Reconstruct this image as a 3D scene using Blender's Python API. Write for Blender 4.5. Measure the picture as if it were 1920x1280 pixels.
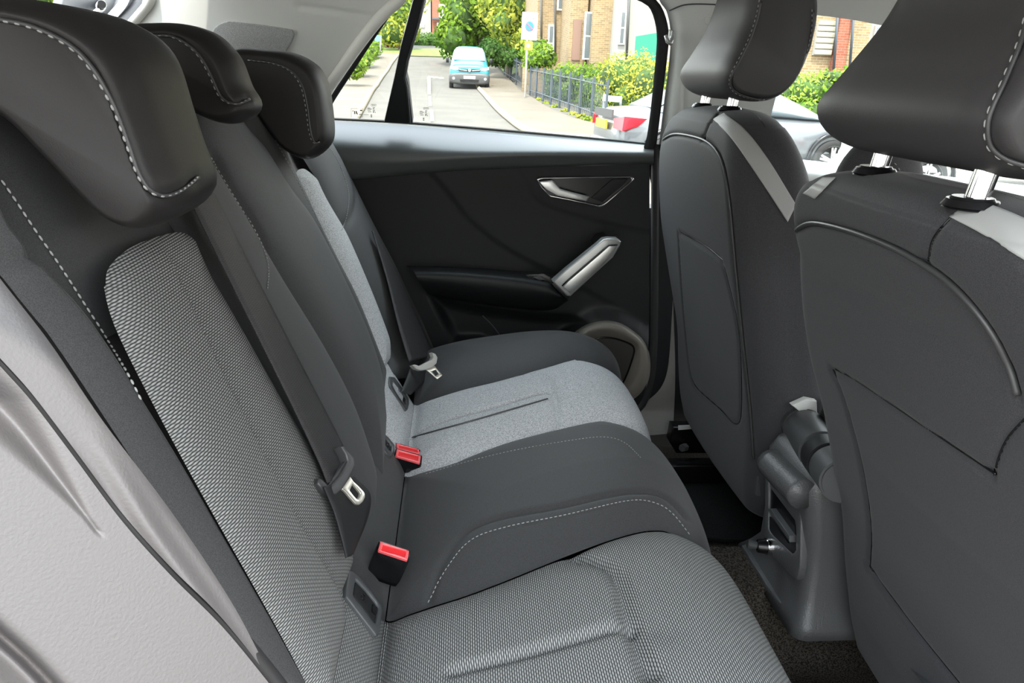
import bpy, bmesh, math, random
import numpy as np
from math import sin, cos, pi, radians, sqrt, exp, atan2, tan
from mathutils import Vector, Matrix
from mathutils.bvhtree import BVHTree
random.seed(7); RNG = np.random.default_rng(7)
for o in list(bpy.data.objects): bpy.data.objects.remove(o)
SC = bpy.context.scene; COL = SC.collection

# ---------------------------------------------------------------- camera
F = 1350.0; YAW = radians(4.7); PITCH = radians(20.2); ROLL = radians(2.0)
EYE = np.array([0.0, 0.0, 1.15])
_f = np.array([sin(YAW)*cos(PITCH), cos(YAW)*cos(PITCH), -sin(PITCH)])
_r0 = np.array([cos(YAW), -sin(YAW), 0.0]); _u0 = np.cross(_r0, _f)
_r = _r0*cos(ROLL)+_u0*sin(ROLL); _u = -_r0*sin(ROLL)+_u0*cos(ROLL)
cd = bpy.data.cameras.new('camera'); cam = bpy.data.objects.new('camera', cd); COL.objects.link(cam)
cam.matrix_world = Matrix(((_r[0], _u[0], -_f[0], EYE[0]), (_r[1], _u[1], -_f[1], EYE[1]), (_r[2], _u[2], -_f[2], EYE[2]), (0, 0, 0, 1)))
cd.sensor_width = 36; cd.lens = F/1920*36; cd.clip_start = 0.02; cd.clip_end = 500
SC.camera = cam
# ---------------------------------------------------------------- world, sun, exposure
SC.view_settings.view_transform = 'Standard'; SC.view_settings.look = 'None'
SC.view_settings.gamma = 1; SC.view_settings.use_curve_mapping = False
SC.view_settings.exposure = 2.62
W = bpy.data.worlds.new('world'); SC.world = W; W.use_nodes = True
wn = W.node_tree; bg = wn.nodes['Background']
tc = wn.nodes.new('ShaderNodeTexCoord'); sx = wn.nodes.new('ShaderNodeSeparateXYZ'); rp = wn.nodes.new('ShaderNodeValToRGB')
wn.links.new(tc.outputs['Generated'], sx.inputs[0]); wn.links.new(sx.outputs['Z'], rp.inputs[0]); wn.links.new(rp.outputs[0], bg.inputs[0])
rp.color_ramp.elements[0].position = 0.0; rp.color_ramp.elements[0].color = (1.0, 1.0, 0.97, 1)
rp.color_ramp.elements[1].position = 0.8; rp.color_ramp.elements[1].color = (0.80, 0.90, 1.0, 1)
bg.inputs[1].default_value = 1.25
sl = bpy.data.lights.new('sun', 'SUN'); sun = bpy.data.objects.new('sun', sl); COL.objects.link(sun)
sl.energy = 1.7; sl.angle = radians(1.2); sl.color = (1.0, 0.93, 0.82)
SUN_TO = Vector((0.10, 0.40, -0.91))          # direction the sunlight travels
sun.rotation_euler = SUN_TO.to_track_quat('-Z', 'Y').to_euler()

# ---------------------------------------------------------------- pixel -> place
def ray(px, py): return _f+_r*(px-960)/F-_u*(py-640)/F
def PY(px, py, Y): d = ray(px, py); return EYE+d*(Y-EYE[1])/d[1]
def PZ(px, py, Z): d = ray(px, py); return EYE+d*(Z-EYE[2])/d[2]
def PX(px, py, X): d = ray(px, py); return EYE+d*(X-EYE[0])/d[0]

# ---------------------------------------------------------------- curves
def crom(P, n, closed=False):
    P = [np.array(p, float) for p in P]
    if len(P) == 2 and not closed: return np.array([P[0]+(P[1]-P[0])*t for t in np.linspace(0, 1, n)])
    m = len(P)
    if closed: Q = [P[-1]]+P+[P[0], P[1]]; segs = m
    else: Q = [2*P[0]-P[1]]+P+[2*P[-1]-P[-2]]; segs = m-1
    out = []
    for i in range(segs):
        p0, p1, p2, p3 = Q[i:i+4]
        for t in np.linspace(0, 1, 24, endpoint=False):
            out.append(0.5*((2*p1)+(-p0+p2)*t+(2*p0-5*p1+4*p2-p3)*t*t+(-p0+3*p1-3*p2+p3)*t**3))
    out.append(Q[1] if closed else P[-1])
    return resample(np.array(out), n+1 if closed else n)[:n]
def resample(A, n):
    A = np.array(A, float); d = np.r_[0, np.cumsum(np.linalg.norm(np.diff(A, axis=0), axis=1))]
    t = np.linspace(0, d[-1], n)
    return np.stack([np.interp(t, d, A[:, k]) for k in range(A.shape[1])], 1)

# ---------------------------------------------------------------- objects
STORE = {}
def link_mesh(name, V, Fc, mat, parent=None, uv=None, smooth=True, mats=None, midx=None):
    me = bpy.data.meshes.new(name); me.from_pydata([tuple(map(float, v)) for v in V], [], [tuple(int(i) for i in f) for f in Fc])
    if uv is not None:
        l = me.uv_layers.new(name='UVMap')
        li = np.zeros(len(me.loops), dtype=np.int32); me.loops.foreach_get('vertex_index', li)
        l.data.foreach_set('uv', np.array(uv, dtype=np.float32)[li].ravel())
    if smooth: me.polygons.foreach_set('use_smooth', [True]*len(me.polygons))
    if mats:
        for m in mats: me.materials.append(m)
        if midx is not None: me.polygons.foreach_set('material_index', midx)
    elif mat: me.materials.append(mat)
    me.update()
    o = bpy.data.objects.new(name, me); COL.objects.link(o)
    if parent: o.parent = parent; o.location = -world_loc(parent)
    return o
def world_loc(o):
    v = Vector(o.location)
    if o.parent: v = v+world_loc(o.parent)
    return v
def thing(name, label, cat, loc=(0, 0, 0), group=None, kind=None):
    o = bpy.data.objects.new(name, None); COL.objects.link(o); o.location = loc; o.empty_display_size = .05
    o['label'] = label; o['category'] = cat
    if group: o['group'] = group
    if kind: o['kind'] = kind
    return o
def tag(o, label=None, cat=None, group=None, kind=None):
    if label: o['label'] = label
    if cat: o['category'] = cat
    if group: o['group'] = group
    if kind: o['kind'] = kind
    return o
def bm_obj(name, bm, mat, parent=None, smooth=True, auto=None):
    me = bpy.data.meshes.new(name); bm.to_mesh(me); bm.free()
    if smooth: me.polygons.foreach_set('use_smooth', [True]*len(me.polygons))
    if auto is not None:
        try: me.set_sharp_from_angle(angle=radians(auto))
        except Exception: pass
    me.materials.append(mat); o = bpy.data.objects.new(name, me); COL.objects.link(o)
    if parent: o.parent = parent; o.location = -world_loc(parent)
    return o
def box(name, c, s, mat, parent=None, bev=0.0, rz=0.0, rot=None, smooth=True):
    bm = bmesh.new(); bmesh.ops.create_cube(bm, size=1)
    M = Matrix.Translation(c) @ (rot.to_4x4() if rot is not None else Matrix.Rotation(rz, 4, 'Z')) @ Matrix.Diagonal((s[0], s[1], s[2], 1))
    bmesh.ops.transform(bm, matrix=M, verts=bm.verts)
    if bev: bmesh.ops.bevel(bm, geom=bm.edges[:], offset=bev, segments=3, profile=.5, affect='EDGES')
    return bm_obj(name, bm, mat, parent, smooth, 40)
def plate(name, pts, thick, mat, parent=None, bev=0.0, seg=3, auto=40):
    """closed outline of 3D points (nearly planar), front face given, thickened along vector thick"""
    bm = bmesh.new(); t = Vector(thick)
    a = [bm.verts.new(Vector(p)) for p in pts]; b = [bm.verts.new(Vector(p)+t) for p in pts]
    n = len(pts); fr = bm.faces.new(a); bk = bm.faces.new(b[::-1])
    for i in range(n): bm.faces.new((a[(i+1) % n], a[i], b[i], b[(i+1) % n]))
    bmesh.ops.recalc_face_normals(bm, faces=bm.faces[:])
    if bev: bmesh.ops.bevel(bm, geom=list(fr.edges), offset=bev, segments=seg, profile=.5, affect='EDGES', clamp_overlap=True)
    bmesh.ops.triangulate(bm, faces=[f for f in bm.faces if len(f.verts) > 4])
    return bm_obj(name, bm, mat, parent, True, auto)
def ring(name, outer, inner, thick, mat, parent=None, bev=0.0):
    """frame between two closed outlines with equal counts"""
    bm = bmesh.new(); t = Vector(thick); n = len(outer)
    A = [bm.verts.new(Vector(p)) for p in outer]; B = [bm.verts.new(Vector(p)) for p in inner]
    C = [bm.verts.new(Vector(p)+t) for p in outer]; D = [bm.verts.new(Vector(p)+t) for p in inner]
    fr = []
    for i in range(n):
        j = (i+1) % n
        fr.append(bm.faces.new((A[i], A[j], B[j], B[i]))); bm.faces.new((C[j], C[i], D[i], D[j]))
        bm.faces.new((A[j], A[i], C[i], C[j])); bm.faces.new((B[i], B[j], D[j], D[i]))
    bmesh.ops.recalc_face_normals(bm, faces=bm.faces[:])
    if bev:
        es = [e for e in bm.edges if len(e.link_faces) == 2 and (e.link_faces[0] in fr) != (e.link_faces[1] in fr)]
        bmesh.ops.bevel(bm, geom=es, offset=bev, segments=3, profile=.5, affect='EDGES')
    return bm_obj(name, bm, mat, parent, True, 40)
def tube(name, P, r, mat, parent=None, n=8, closed=False, flat=1.0, up=None, caps=True):
    P = np.array(P, float); m = len(P); V = []; Fc = []
    T = np.gradient(P, axis=0) if not closed else (np.roll(P, -1, 0)-np.roll(P, 1, 0))
    T /= np.linalg.norm(T, axis=1)[:, None]+1e-12
    u = np.array(up if up is not None else (0, 0, 1.0), float)
    rr = r if hasattr(r, '__len__') else [r]*m
    for i in range(m):
        a = u-T[i]*(u@T[i])
        if np.linalg.norm(a) < 1e-3: a = np.cross(T[i], (1, 0, 0))
        a /= np.linalg.norm(a); b = np.cross(T[i], a)
        if up is None: u = a
        for k in range(n):
            t = 2*pi*k/n; V.append(P[i]+rr[i]*(a*cos(t)*flat+b*sin(t)))
    for i in range(m if closed else m-1):
        j = (i+1) % m
        for k in range(n): Fc.append((i*n+k, i*n+(k+1) % n, j*n+(k+1) % n, j*n+k))
    if caps and not closed: Fc += [tuple(range(n))[::-1], tuple((m-1)*n+k for k in range(n))]
    return link_mesh(name, V, Fc, mat, parent)
def cyl(name, p0, p1, r0, r1, mat, parent=None, n=24, bev=0.0):
    p0 = Vector(p0); p1 = Vector(p1); d = p1-p0
    bm = bmesh.new(); bmesh.ops.create_cone(bm, cap_ends=True, segments=n, radius1=r0, radius2=r1, depth=d.length)
    if bev: bmesh.ops.bevel(bm, geom=[e for e in bm.edges if e.calc_face_angle(0) > 1], offset=bev, segments=2, affect='EDGES')
    bmesh.ops.transform(bm, matrix=Matrix.Translation((p0+p1)/2) @ d.to_track_quat('Z', 'Y').to_matrix().to_4x4(), verts=bm.verts)
    return bm_obj(name, bm, mat, parent, True, 40)
def grid_faces(nu, nv, flip=False):
    Fc = []
    for i in range(nu-1):
        for j in range(nv-1):
            a = i*nv+j; q = (a, a+1, a+nv+1, a+nv)
            Fc.append(q[::-1] if flip else q)
    return Fc
def loft(name, loops, mat, parent=None, caps=True, uv=False):
    n = len(loops[0]); V = [p for L in loops for p in L]; Fc = []
    for i in range(len(loops)-1):
        for k in range(n): Fc.append((i*n+k, i*n+(k+1) % n, (i+1)*n+(k+1) % n, (i+1)*n+k))
    if caps: Fc += [tuple(range(n))[::-1], tuple((len(loops)-1)*n+k for k in range(n))]
    o = link_mesh(name, V, Fc, mat, parent)
    bm = bmesh.new(); bm.from_mesh(o.data); bmesh.ops.recalc_face_normals(bm, faces=bm.faces[:]); bm.to_mesh(o.data); bm.free()
    return o
def bvh_of(*objs):
    V = []; Fc = []
    for o in objs:
        b = len(V); L = world_loc(o)
        V += [v.co+L for v in o.data.vertices]; Fc += [[b+i for i in p.vertices] for p in o.data.polygons]
    return BVHTree.FromPolygons(V, Fc)
def drape(bvh, px, off=0.0, n=None, maxd=20):
    """lay a pixel polyline on a surface: returns points and normals (world)"""
    P = crom(px, n) if n else np.array(px, float)
    pts = []; nrm = []
    for p in P:
        d = Vector(ray(p[0], p[1])).normalized()
        h, nn, _, _ = bvh.ray_cast(Vector(EYE), d, maxd)
        if h is None: continue
        if nn.dot(d) > 0: nn = -nn
        pts.append(np.array(h+nn*off)); nrm.append(np.array(nn))
    return np.array(pts), np.array(nrm)
def smooth_pts(P, k=2):
    P = P.copy()
    for _ in range(k): P[1:-1] = (P[:-2]+2*P[1:-1]+P[2:])/4
    return P
def stitches(name, P, Nn, mat, parent, pitch=0.0055, r=0.0007, L=0.0036):
    if len(P) < 3: return None
    d = np.r_[0, np.cumsum(np.linalg.norm(np.diff(P, axis=0), axis=1))]; m = max(2, int(d[-1]/pitch))
    t = np.linspace(0, d[-1], m)
    Q = np.stack([np.interp(t, d, P[:, k]) for k in range(3)], 1); N2 = np.stack([np.interp(t, d, Nn[:, k]) for k in range(3)], 1)
    T = np.gradient(Q, axis=0); V = []; Fc = []
    for i in range(m):
        tt = T[i]/(np.linalg.norm(T[i])+1e-9); nn = N2[i]/(np.linalg.norm(N2[i])+1e-9); b = np.cross(tt, nn)
        base = len(V); c = Q[i]+nn*r*.6
        for s, w in ((-.5, .3), (-.25, 1), (.25, 1), (.5, .3)):
            for a in range(4):
                V.append(c+tt*L*s+r*w*(nn*cos(a*pi/2)+b*sin(a*pi/2)))
        for s in range(3):
            for a in range(4): Fc.append((base+s*4+a, base+s*4+(a+1) % 4, base+s*4+4+(a+1) % 4, base+s*4+4+a))
    o = link_mesh(name, V, Fc, mat, parent); o['kind'] = 'stuff'; return o
def groove_obj(o, P, w, depth):
    """press a seam line P (world pts) into the mesh of o"""
    L = np.array(world_loc(o)); me = o.data; n = len(me.vertices)
    co = np.zeros(n*3); me.vertices.foreach_get('co', co); co = co.reshape(-1, 3)
    no = np.zeros(n*3, dtype=np.float32); me.vertices.foreach_get('normal', no); no = no.reshape(-1, 3)
    Wc = co+L; best = np.full(n, 1e9)
    A = P[:-1]; B = P[1:]
    lo = P.min(0)-3*w; hi = P.max(0)+3*w
    idx = np.where(((Wc > lo) & (Wc < hi)).all(1))[0]
    if not len(idx): return
    X = Wc[idx]; bd = np.full(len(idx), 1e9)
    for a, b in zip(A, B):
        ab = b-a; t = np.clip(((X-a)@ab)/(ab@ab+1e-12), 0, 1)
        bd = np.minimum(bd, np.linalg.norm(X-(a+t[:, None]*ab), axis=1))
    co[idx] -= no[idx]*(depth*np.exp(-(bd/w)**2))[:, None]
    me.vertices.foreach_set('co', co.ravel()); me.update()

# ---------------------------------------------------------------- extruded profile surfaces (X-Z curve run along Y)
class Prof:
    def __init__(s, P, n=260):
        s.P = crom(P, n); d = np.linalg.norm(np.diff(s.P, axis=0), axis=1); s.S = np.r_[0, np.cumsum(d)]; s.L = s.S[-1]
        T = np.gradient(s.P, axis=0); T /= np.linalg.norm(T, axis=1)[:, None]
        s.N = np.stack([-T[:, 1], T[:, 0]], 1)*s.sgn(T)
    def sgn(s, T): return 1.0
    def at(s, Y, S, off=0.0):
        x = np.interp(S, s.S, s.P[:, 0]); z = np.interp(S, s.S, s.P[:, 1]); nx = np.interp(S, s.S, s.N[:, 0]); nz = np.interp(S, s.S, s.N[:, 1])
        return np.array([x+nx*off, Y, z+nz*off])
    def hit(s, px, py):
        d = ray(px, py); best = None
        x0 = s.P[:-1, 0]; z0 = s.P[:-1, 1]; ex = s.P[1:, 0]-x0; ez = s.P[1:, 1]-z0
        k = ez*d[0]-ex*d[2]; k = np.where(abs(k) < 1e-12, 1e-12, k)
        t = (ez*(x0-EYE[0])-ex*(z0-EYE[2]))/k
        X = EYE[0]+d[0]*t; Z = EYE[2]+d[2]*t
        q = ((X-x0)*ex+(Z-z0)*ez)/(ex*ex+ez*ez)
        ok = (t > 0) & (q > -1e-3) & (q < 1.001)
        if not ok.any(): ok = (t > 0) & (((np.arange(len(q)) == len(q)-1) & (q > 1)) | ((np.arange(len(q)) == 0) & (q < 0)))
        if not ok.any(): raise ValueError('no hit %s %s' % (px, py))
        i = np.where(ok)[0][np.argmin(t[ok])]
        return (EYE[1]+d[1]*t[i], s.S[i]+q[i]*(s.S[i+1]-s.S[i]))
    def pt(s, p):                # 2-tuple: pixel, 3-tuple ('s',Y,S)
        return np.array(s.hit(*p)) if len(p) == 2 else np.array(p[1:], float)
def coons(T, B, L, R, nu, nv):
    """T,B run left to right (nu), L,R top to bottom (nv)"""
    T = resample(T, nu); B = resample(B, nu); L = resample(L, nv); R = resample(R, nv)
    u = np.linspace(0, 1, nu)[:, None, None]; v = np.linspace(0, 1, nv)[None, :, None]
    return ((1-v)*T[:, None]+v*B[:, None]+(1-u)*L[None]+u*R[None]
            - ((1-u)*(1-v)*T[0]+u*(1-v)*T[-1]+(1-u)*v*B[0]+u*v*B[-1]))
def seg_dist(G, P):
    best = np.full(G.shape[:-1], 1e9)
    for a, b in zip(P[:-1], P[1:]):
        ab = b-a; t = np.clip(((G-a)@ab)/(ab@ab+1e-12), 0, 1)
        best = np.minimum(best, np.linalg.norm(G-(a+t[..., None]*ab), axis=-1))
    return best
def panel(name, prof, T, B, L, R, mat, parent, puff=.008, edge=.02, sink=.003, nu=60, nv=120, grooves=(), base=0.0, field=None, smooth_edges=True, flip=False):
    f = lambda c: crom([prof.pt(p) for p in c], 80)
    T, B, L, R = f(T), f(B), f(L), f(R)
    # share the corners
    c00 = (T[0]+L[0])/2; c10 = (T[-1]+R[0])/2; c01 = (B[0]+L[-1])/2; c11 = (B[-1]+R[-1])/2
    T[0] = L[0] = c00; T[-1] = R[0] = c10; B[0] = L[-1] = c01; B[-1] = R[-1] = c11
    G = coons(T, B, L, R, nu, nv)
    bd = np.minimum.reduce([seg_dist(G, resample(E, 40)) for E in (T, B, L, R)])
    h = base-sink+(puff+sink)*(1-np.exp(-bd/edge))
    for pl, w, dep in grooves:
        P = crom([prof.pt(p) for p in pl], 40); dd = seg_dist(G, P); h = h-dep*np.exp(-(dd/w)**2)
    if field is not None: h = h+field(G[..., 0], G[..., 1])
    V = []; UV = []
    for i in range(nu):
        for j in range(nv):
            V.append(prof.at(G[i, j, 0], G[i, j, 1], h[i, j])); UV.append(G[i, j])
    return link_mesh(name, V, grid_faces(nu, nv, flip), mat, parent, uv=UV)
def prof_line(prof, px, off=0.0, n=60):
    Q = crom([prof.pt(p) for p in px], n)
    P = np.array([prof.at(q[0], q[1], off) for q in Q])
    Nn = np.array([(prof.at(q[0], q[1], 1.0)-prof.at(q[0], q[1], 0.0)) for q in Q])
    return P, Nn

# ---------------------------------------------------------------- materials
def mat(name, col, rough=.6, metal=0.0, bump=0.0, bscale=400, var=0.0, vscale=3.0, spec=.5, sheen=0.0, coords='Object', coat=0.0, col2=None):
    m = bpy.data.materials.new(name); m.use_nodes = True; nt = m.node_tree; b = nt.nodes['Principled BSDF']
    b.inputs['Base Color'].default_value = (*col, 1); b.inputs['Roughness'].default_value = rough; b.inputs['Metallic'].default_value = metal
    b.inputs['Specular IOR Level'].default_value = spec
    if sheen: b.inputs['Sheen Weight'].default_value = sheen; b.inputs['Sheen Roughness'].default_value = .4
    if coat: b.inputs['Coat Weight'].default_value = coat; b.inputs['Coat Roughness'].default_value = .05
    t = nt.nodes.new('ShaderNodeTexCoord')
    if bump:
        n = nt.nodes.new('ShaderNodeTexNoise'); n.inputs['Scale'].default_value = bscale; n.inputs['Detail'].default_value = 2
        k = nt.nodes.new('ShaderNodeBump'); k.inputs['Strength'].default_value = bump; k.inputs['Distance'].default_value = .001
        nt.links.new(t.outputs[coords], n.inputs['Vector']); nt.links.new(n.outputs[0], k.inputs['Height']); nt.links.new(k.outputs[0], b.inputs['Normal'])
    if var:
        n = nt.nodes.new('ShaderNodeTexNoise'); n.inputs['Scale'].default_value = vscale; n.inputs['Detail'].default_value = 4
        r = nt.nodes.new('ShaderNodeValToRGB'); r.color_ramp.elements[0].position = .35; r.color_ramp.elements[1].position = .65
        c2 = col2 if col2 else [min(1, c*(1+var)) for c in col]
        r.color_ramp.elements[0].color = (*[c*(1-var) for c in col], 1) if not col2 else (*col, 1); r.color_ramp.elements[1].color = (*c2, 1)
        nt.links.new(t.outputs[coords], n.inputs['Vector']); nt.links.new(n.outputs[0], r.inputs[0]); nt.links.new(r.outputs[0], b.inputs['Base Color'])
    return m
def nd(nt, t, **k):
    n = nt.nodes.new(t)
    for a, v in k.items(): setattr(n, a, v)
    return n
def mth(nt, op, a, b=None):
    n = nt.nodes.new('ShaderNodeMath'); n.operation = op
    for i, v in enumerate((a, b)):
        if v is None: continue
        if isinstance(v, (int, float)): n.inputs[i].default_value = v
        else: nt.links.new(v, n.inputs[i])
    return n.outputs[0]
def weave(name, dark, light, pu=.0025, pv=.0021, soft=.6, bumpd=.0008, rough=.75):
    """knitted cloth: staggered bright knots over a dark ground, from metric UVs"""
    m = bpy.data.materials.new(name); m.use_nodes = True; nt = m.node_tree; b = nt.nodes['Principled BSDF']; b.inputs['Roughness'].default_value = rough
    b.inputs['Specular IOR Level'].default_value = .25
    uv = nd(nt, 'ShaderNodeUVMap'); s = nd(nt, 'ShaderNodeSeparateXYZ'); nt.links.new(uv.outputs[0], s.inputs[0])
    cu = mth(nt, 'COSINE', mth(nt, 'MULTIPLY', s.outputs[0], pi/pu*2/2)); cv = mth(nt, 'COSINE', mth(nt, 'MULTIPLY', s.outputs[1], pi/pv))
    p = mth(nt, 'MULTIPLY', cu, cv); h = mth(nt, 'MULTIPLY_ADD', p, .5); nt.nodes[-1].inputs[2].default_value = .5
    # rows of bars dominate along the profile
    row = mth(nt, 'MULTIPLY_ADD', mth(nt, 'COSINE', mth(nt, 'MULTIPLY', s.outputs[1], 2*pi/pv)), .5); nt.nodes[-1].inputs[2].default_value = .5
    hh = mth(nt, 'ADD', mth(nt, 'MULTIPLY', h, .45), mth(nt, 'MULTIPLY', row, .55))
    r = nd(nt, 'ShaderNodeValToRGB'); r.color_ramp.elements[0].position = .5-soft/2; r.color_ramp.elements[1].position = .5+soft/2
    r.color_ramp.elements[0].color = (*dark, 1); r.color_ramp.elements[1].color = (*light, 1)
    nt.links.new(hh, r.inputs[0]); nt.links.new(r.outputs[0], b.inputs['Base Color'])
    k = nd(nt, 'ShaderNodeBump'); k.inputs['Distance'].default_value = bumpd; k.inputs['Strength'].default_value = .9
    nt.links.new(hh, k.inputs['Height']); nt.links.new(k.outputs[0], b.inputs['Normal'])
    return m
def glass_mat(name, tint=(1, 1, 1), gl=.06):
    m = bpy.data.materials.new(name); m.use_nodes = True; nt = m.node_tree; nt.nodes.clear()
    o = nd(nt, 'ShaderNodeOutputMaterial'); t = nd(nt, 'ShaderNodeBsdfTransparent'); t.inputs[0].default_value = (*tint, 1)
    g = nd(nt, 'ShaderNodeBsdfGlossy'); g.inputs['Roughness'].default_value = .02; g.inputs[0].default_value = (1, 1, 1, 1)
    x = nd(nt, 'ShaderNodeMixShader'); x.inputs[0].default_value = gl
    nt.links.new(t.outputs[0], x.inputs[1]); nt.links.new(g.outputs[0], x.inputs[2]); nt.links.new(x.outputs[0], o.inputs[0]); return m
def speckle(name, c1, c2, scale=900, rough=.85, bump=.3, spec=.25, sheen=0.0):
    m = bpy.data.materials.new(name); m.use_nodes = True; nt = m.node_tree; b = nt.nodes['Principled BSDF']; b.inputs['Roughness'].default_value = rough
    b.inputs['Specular IOR Level'].default_value = spec
    if sheen: b.inputs['Sheen Weight'].default_value = sheen
    t = nd(nt, 'ShaderNodeTexCoord'); n = nd(nt, 'ShaderNodeTexNoise'); n.inputs['Scale'].default_value = scale; n.inputs['Detail'].default_value = 1.5
    r = nd(nt, 'ShaderNodeValToRGB'); r.color_ramp.elements[0].position = .38; r.color_ramp.elements[1].position = .62
    r.color_ramp.elements[0].color = (*c1, 1); r.color_ramp.elements[1].color = (*c2, 1)
    k = nd(nt, 'ShaderNodeBump'); k.inputs['Strength'].default_value = bump; k.inputs['Distance'].default_value = .0008
    nt.links.new(t.outputs['Object'], n.inputs['Vector']); nt.links.new(n.outputs[0], r.inputs[0]); nt.links.new(r.outputs[0], b.inputs['Base Color'])
    nt.links.new(n.outputs[0], k.inputs['Height']); nt.links.new(k.outputs[0], b.inputs['Normal']); return m
def brick_mat(name, c1, c2, mortar, bw=.225, bh=.075):
    m = bpy.data.materials.new(name); m.use_nodes = True; nt = m.node_tree; b = nt.nodes['Principled BSDF']; b.inputs['Roughness'].default_value = .9
    t = nd(nt, 'ShaderNodeTexCoord'); s = nd(nt, 'ShaderNodeSeparateXYZ'); nt.links.new(t.outputs['Object'], s.inputs[0])
    u = mth(nt, 'ADD', s.outputs[0], s.outputs[1]); c = nd(nt, 'ShaderNodeCombineXYZ'); nt.links.new(u, c.inputs[0]); nt.links.new(s.outputs[2], c.inputs[1])
    k = nd(nt, 'ShaderNodeTexBrick'); k.inputs['Scale'].default_value = 1; k.inputs['Brick Width'].default_value = bw; k.inputs['Row Height'].default_value = bh
    k.inputs['Mortar Size'].default_value = .007; k.inputs['Color1'].default_value = (*c1, 1); k.inputs['Color2'].default_value = (*c2, 1); k.inputs['Mortar'].default_value = (*mortar, 1)
    nt.links.new(c.outputs[0], k.inputs['Vector']); nt.links.new(k.outputs[0], b.inputs['Base Color']); return m
def leaf_mat(name, c1, c2, vs=1.2):
    m = bpy.data.materials.new(name); m.use_nodes = True; nt = m.node_tree; nt.nodes.clear()
    o = nd(nt, 'ShaderNodeOutputMaterial'); d = nd(nt, 'ShaderNodeBsdfDiffuse'); t = nd(nt, 'ShaderNodeBsdfTranslucent'); x = nd(nt, 'ShaderNodeMixShader'); x.inputs[0].default_value = .35
    g = nd(nt, 'ShaderNodeTexCoord'); n = nd(nt, 'ShaderNodeTexNoise'); n.inputs['Scale'].default_value = vs; n.inputs['Detail'].default_value = 6
    r = nd(nt, 'ShaderNodeValToRGB'); r.color_ramp.elements[0].position = .38; r.color_ramp.elements[1].position = .62
    r.color_ramp.elements[0].color = (*c1, 1); r.color_ramp.elements[1].color = (*c2, 1)
    nt.links.new(g.outputs['Object'], n.inputs['Vector']); nt.links.new(n.outputs[0], r.inputs[0])
    for q in (d, t): nt.links.new(r.outputs[0], q.inputs[0])
    nt.links.new(d.outputs[0], x.inputs[1]); nt.links.new(t.outputs[0], x.inputs[2]); nt.links.new(x.outputs[0], o.inputs[0]); return m

M = {}
M['vinyl'] = mat('black_vinyl', (.018, .0165, .0165), .48, bump=.12, bscale=900, spec=.32)
M['seatcloth'] = speckle('dark_seat_cloth', (.027, .027, .0275), (.047, .047, .048), 1500, .66, .15, .3, .08)
M['backcloth'] = speckle('front_seat_back_cloth', (.030, .030, .033), (.050, .050, .054), 1300, .7, .15, .3, .08)
M['weave'] = weave('ribbed_grey_weave', (.010, .010, .011), (.33, .33, .32))
M['headcloth'] = mat('front_restraint_vinyl', (.040, .038, .039), .5, bump=.12, bscale=900, spec=.35)
M['weave_lit'] = speckle('lit_grey_cloth', (.28, .285, .29), (.54, .55, .555), 700, .8, .3)  # far seat shares the near cloth; its light is painted as paler colour
M['belt'] = weave('belt_webbing', (.022, .021, .022), (.060, .057, .058), .003, .0018, .8, .0003, .5)
M['plastic'] = mat('dark_grained_plastic', (.0125, .0138, .0148), .5, bump=.25, bscale=700, spec=.3)
M['plasticmid'] = mat('mid_grey_plastic', (.060, .063, .065), .42, bump=.2, bscale=800, spec=.5)
M['sillshelf'] = mat('soft_door_shelf', (.085, .092, .090), .38, bump=.12, bscale=900, spec=.55)
M['console'] = mat('grained_console', (.075, .076, .078), .36, bump=.6, bscale=500, spec=.5)
M['black'] = mat('black_gloss', (.006, .006, .007), .25)
M['rubber'] = mat('black_rubber', (.010, .010, .011), .6)
M['trim'] = mat('pale_grey_trim', (.64, .65, .62), .6, bump=.1, bscale=1200)
M['trimlight'] = mat('lit_edge_pale_cord', (.78, .78, .72), .55, bump=.1, bscale=1200)  # light on the window edge is put into this brighter colour; cord is pale
M['roofcloth'] = mat('headliner_cloth', (.58, .58, .56), .9, bump=.2, bscale=1500)
M['lowtrim'] = mat('lower_side_trim', (.085, .080, .082), .45, bump=.15, bscale=700, spec=.6)
M['scuff'] = mat('sunlit_sill_trim', (.17, .165, .15), .5, bump=.5, bscale=500)  # dark grey plastic; sunlight on the sill is painted into this colour
M['spk_sunlit'] = mat('speaker_surround', (.19, .175, .15), .4, bump=.3, bscale=600, spec=.6)  # dark plastic in sun; the sunlight is put into this lighter colour
M['grille'] = speckle('speaker_cloth', (.030, .028, .026), (.075, .070, .064), 1400, .7, .4)
M['silver'] = mat('satin_silver', (.62, .63, .62), .28, .9)
M['silverp'] = mat('silver_paint', (.50, .51, .50), .33, .6)
M['chrome'] = mat('chrome', (.82, .82, .83), .08, 1.0)
M['steel'] = mat('tongue_steel', (.80, .77, .68), .28, .8)
M['beltplast'] = mat('belt_plastic', (.055, .055, .056), .4)
M['red'] = mat('red_button', (.75, .03, .035), .3, spec=.6)
M['pink'] = mat('red_button_rim', (.85, .12, .13), .22, spec=.8)
M['thread'] = mat('grey_thread', (.30, .30, .29), .7)
M['piping'] = mat('piping', (.045, .045, .046), .4, spec=.5)
M['stripe'] = mat('grey_stripe_vinyl', (.38, .385, .375), .5, bump=.1, bscale=900)
M['carpet'] = speckle('carpet_pile', (.014, .012, .010), (.070, .060, .050), 420, .95, 1.0, .1)
M['mat'] = speckle('floor_mat', (.012, .014, .014), (.028, .030, .030), 600, .9, .6, .1)
M['glass'] = glass_mat('window_glass', (.97, .99, .98), .04)
M['ink'] = mat('glass_print', (.01, .01, .01), .9, spec=.1)

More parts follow.
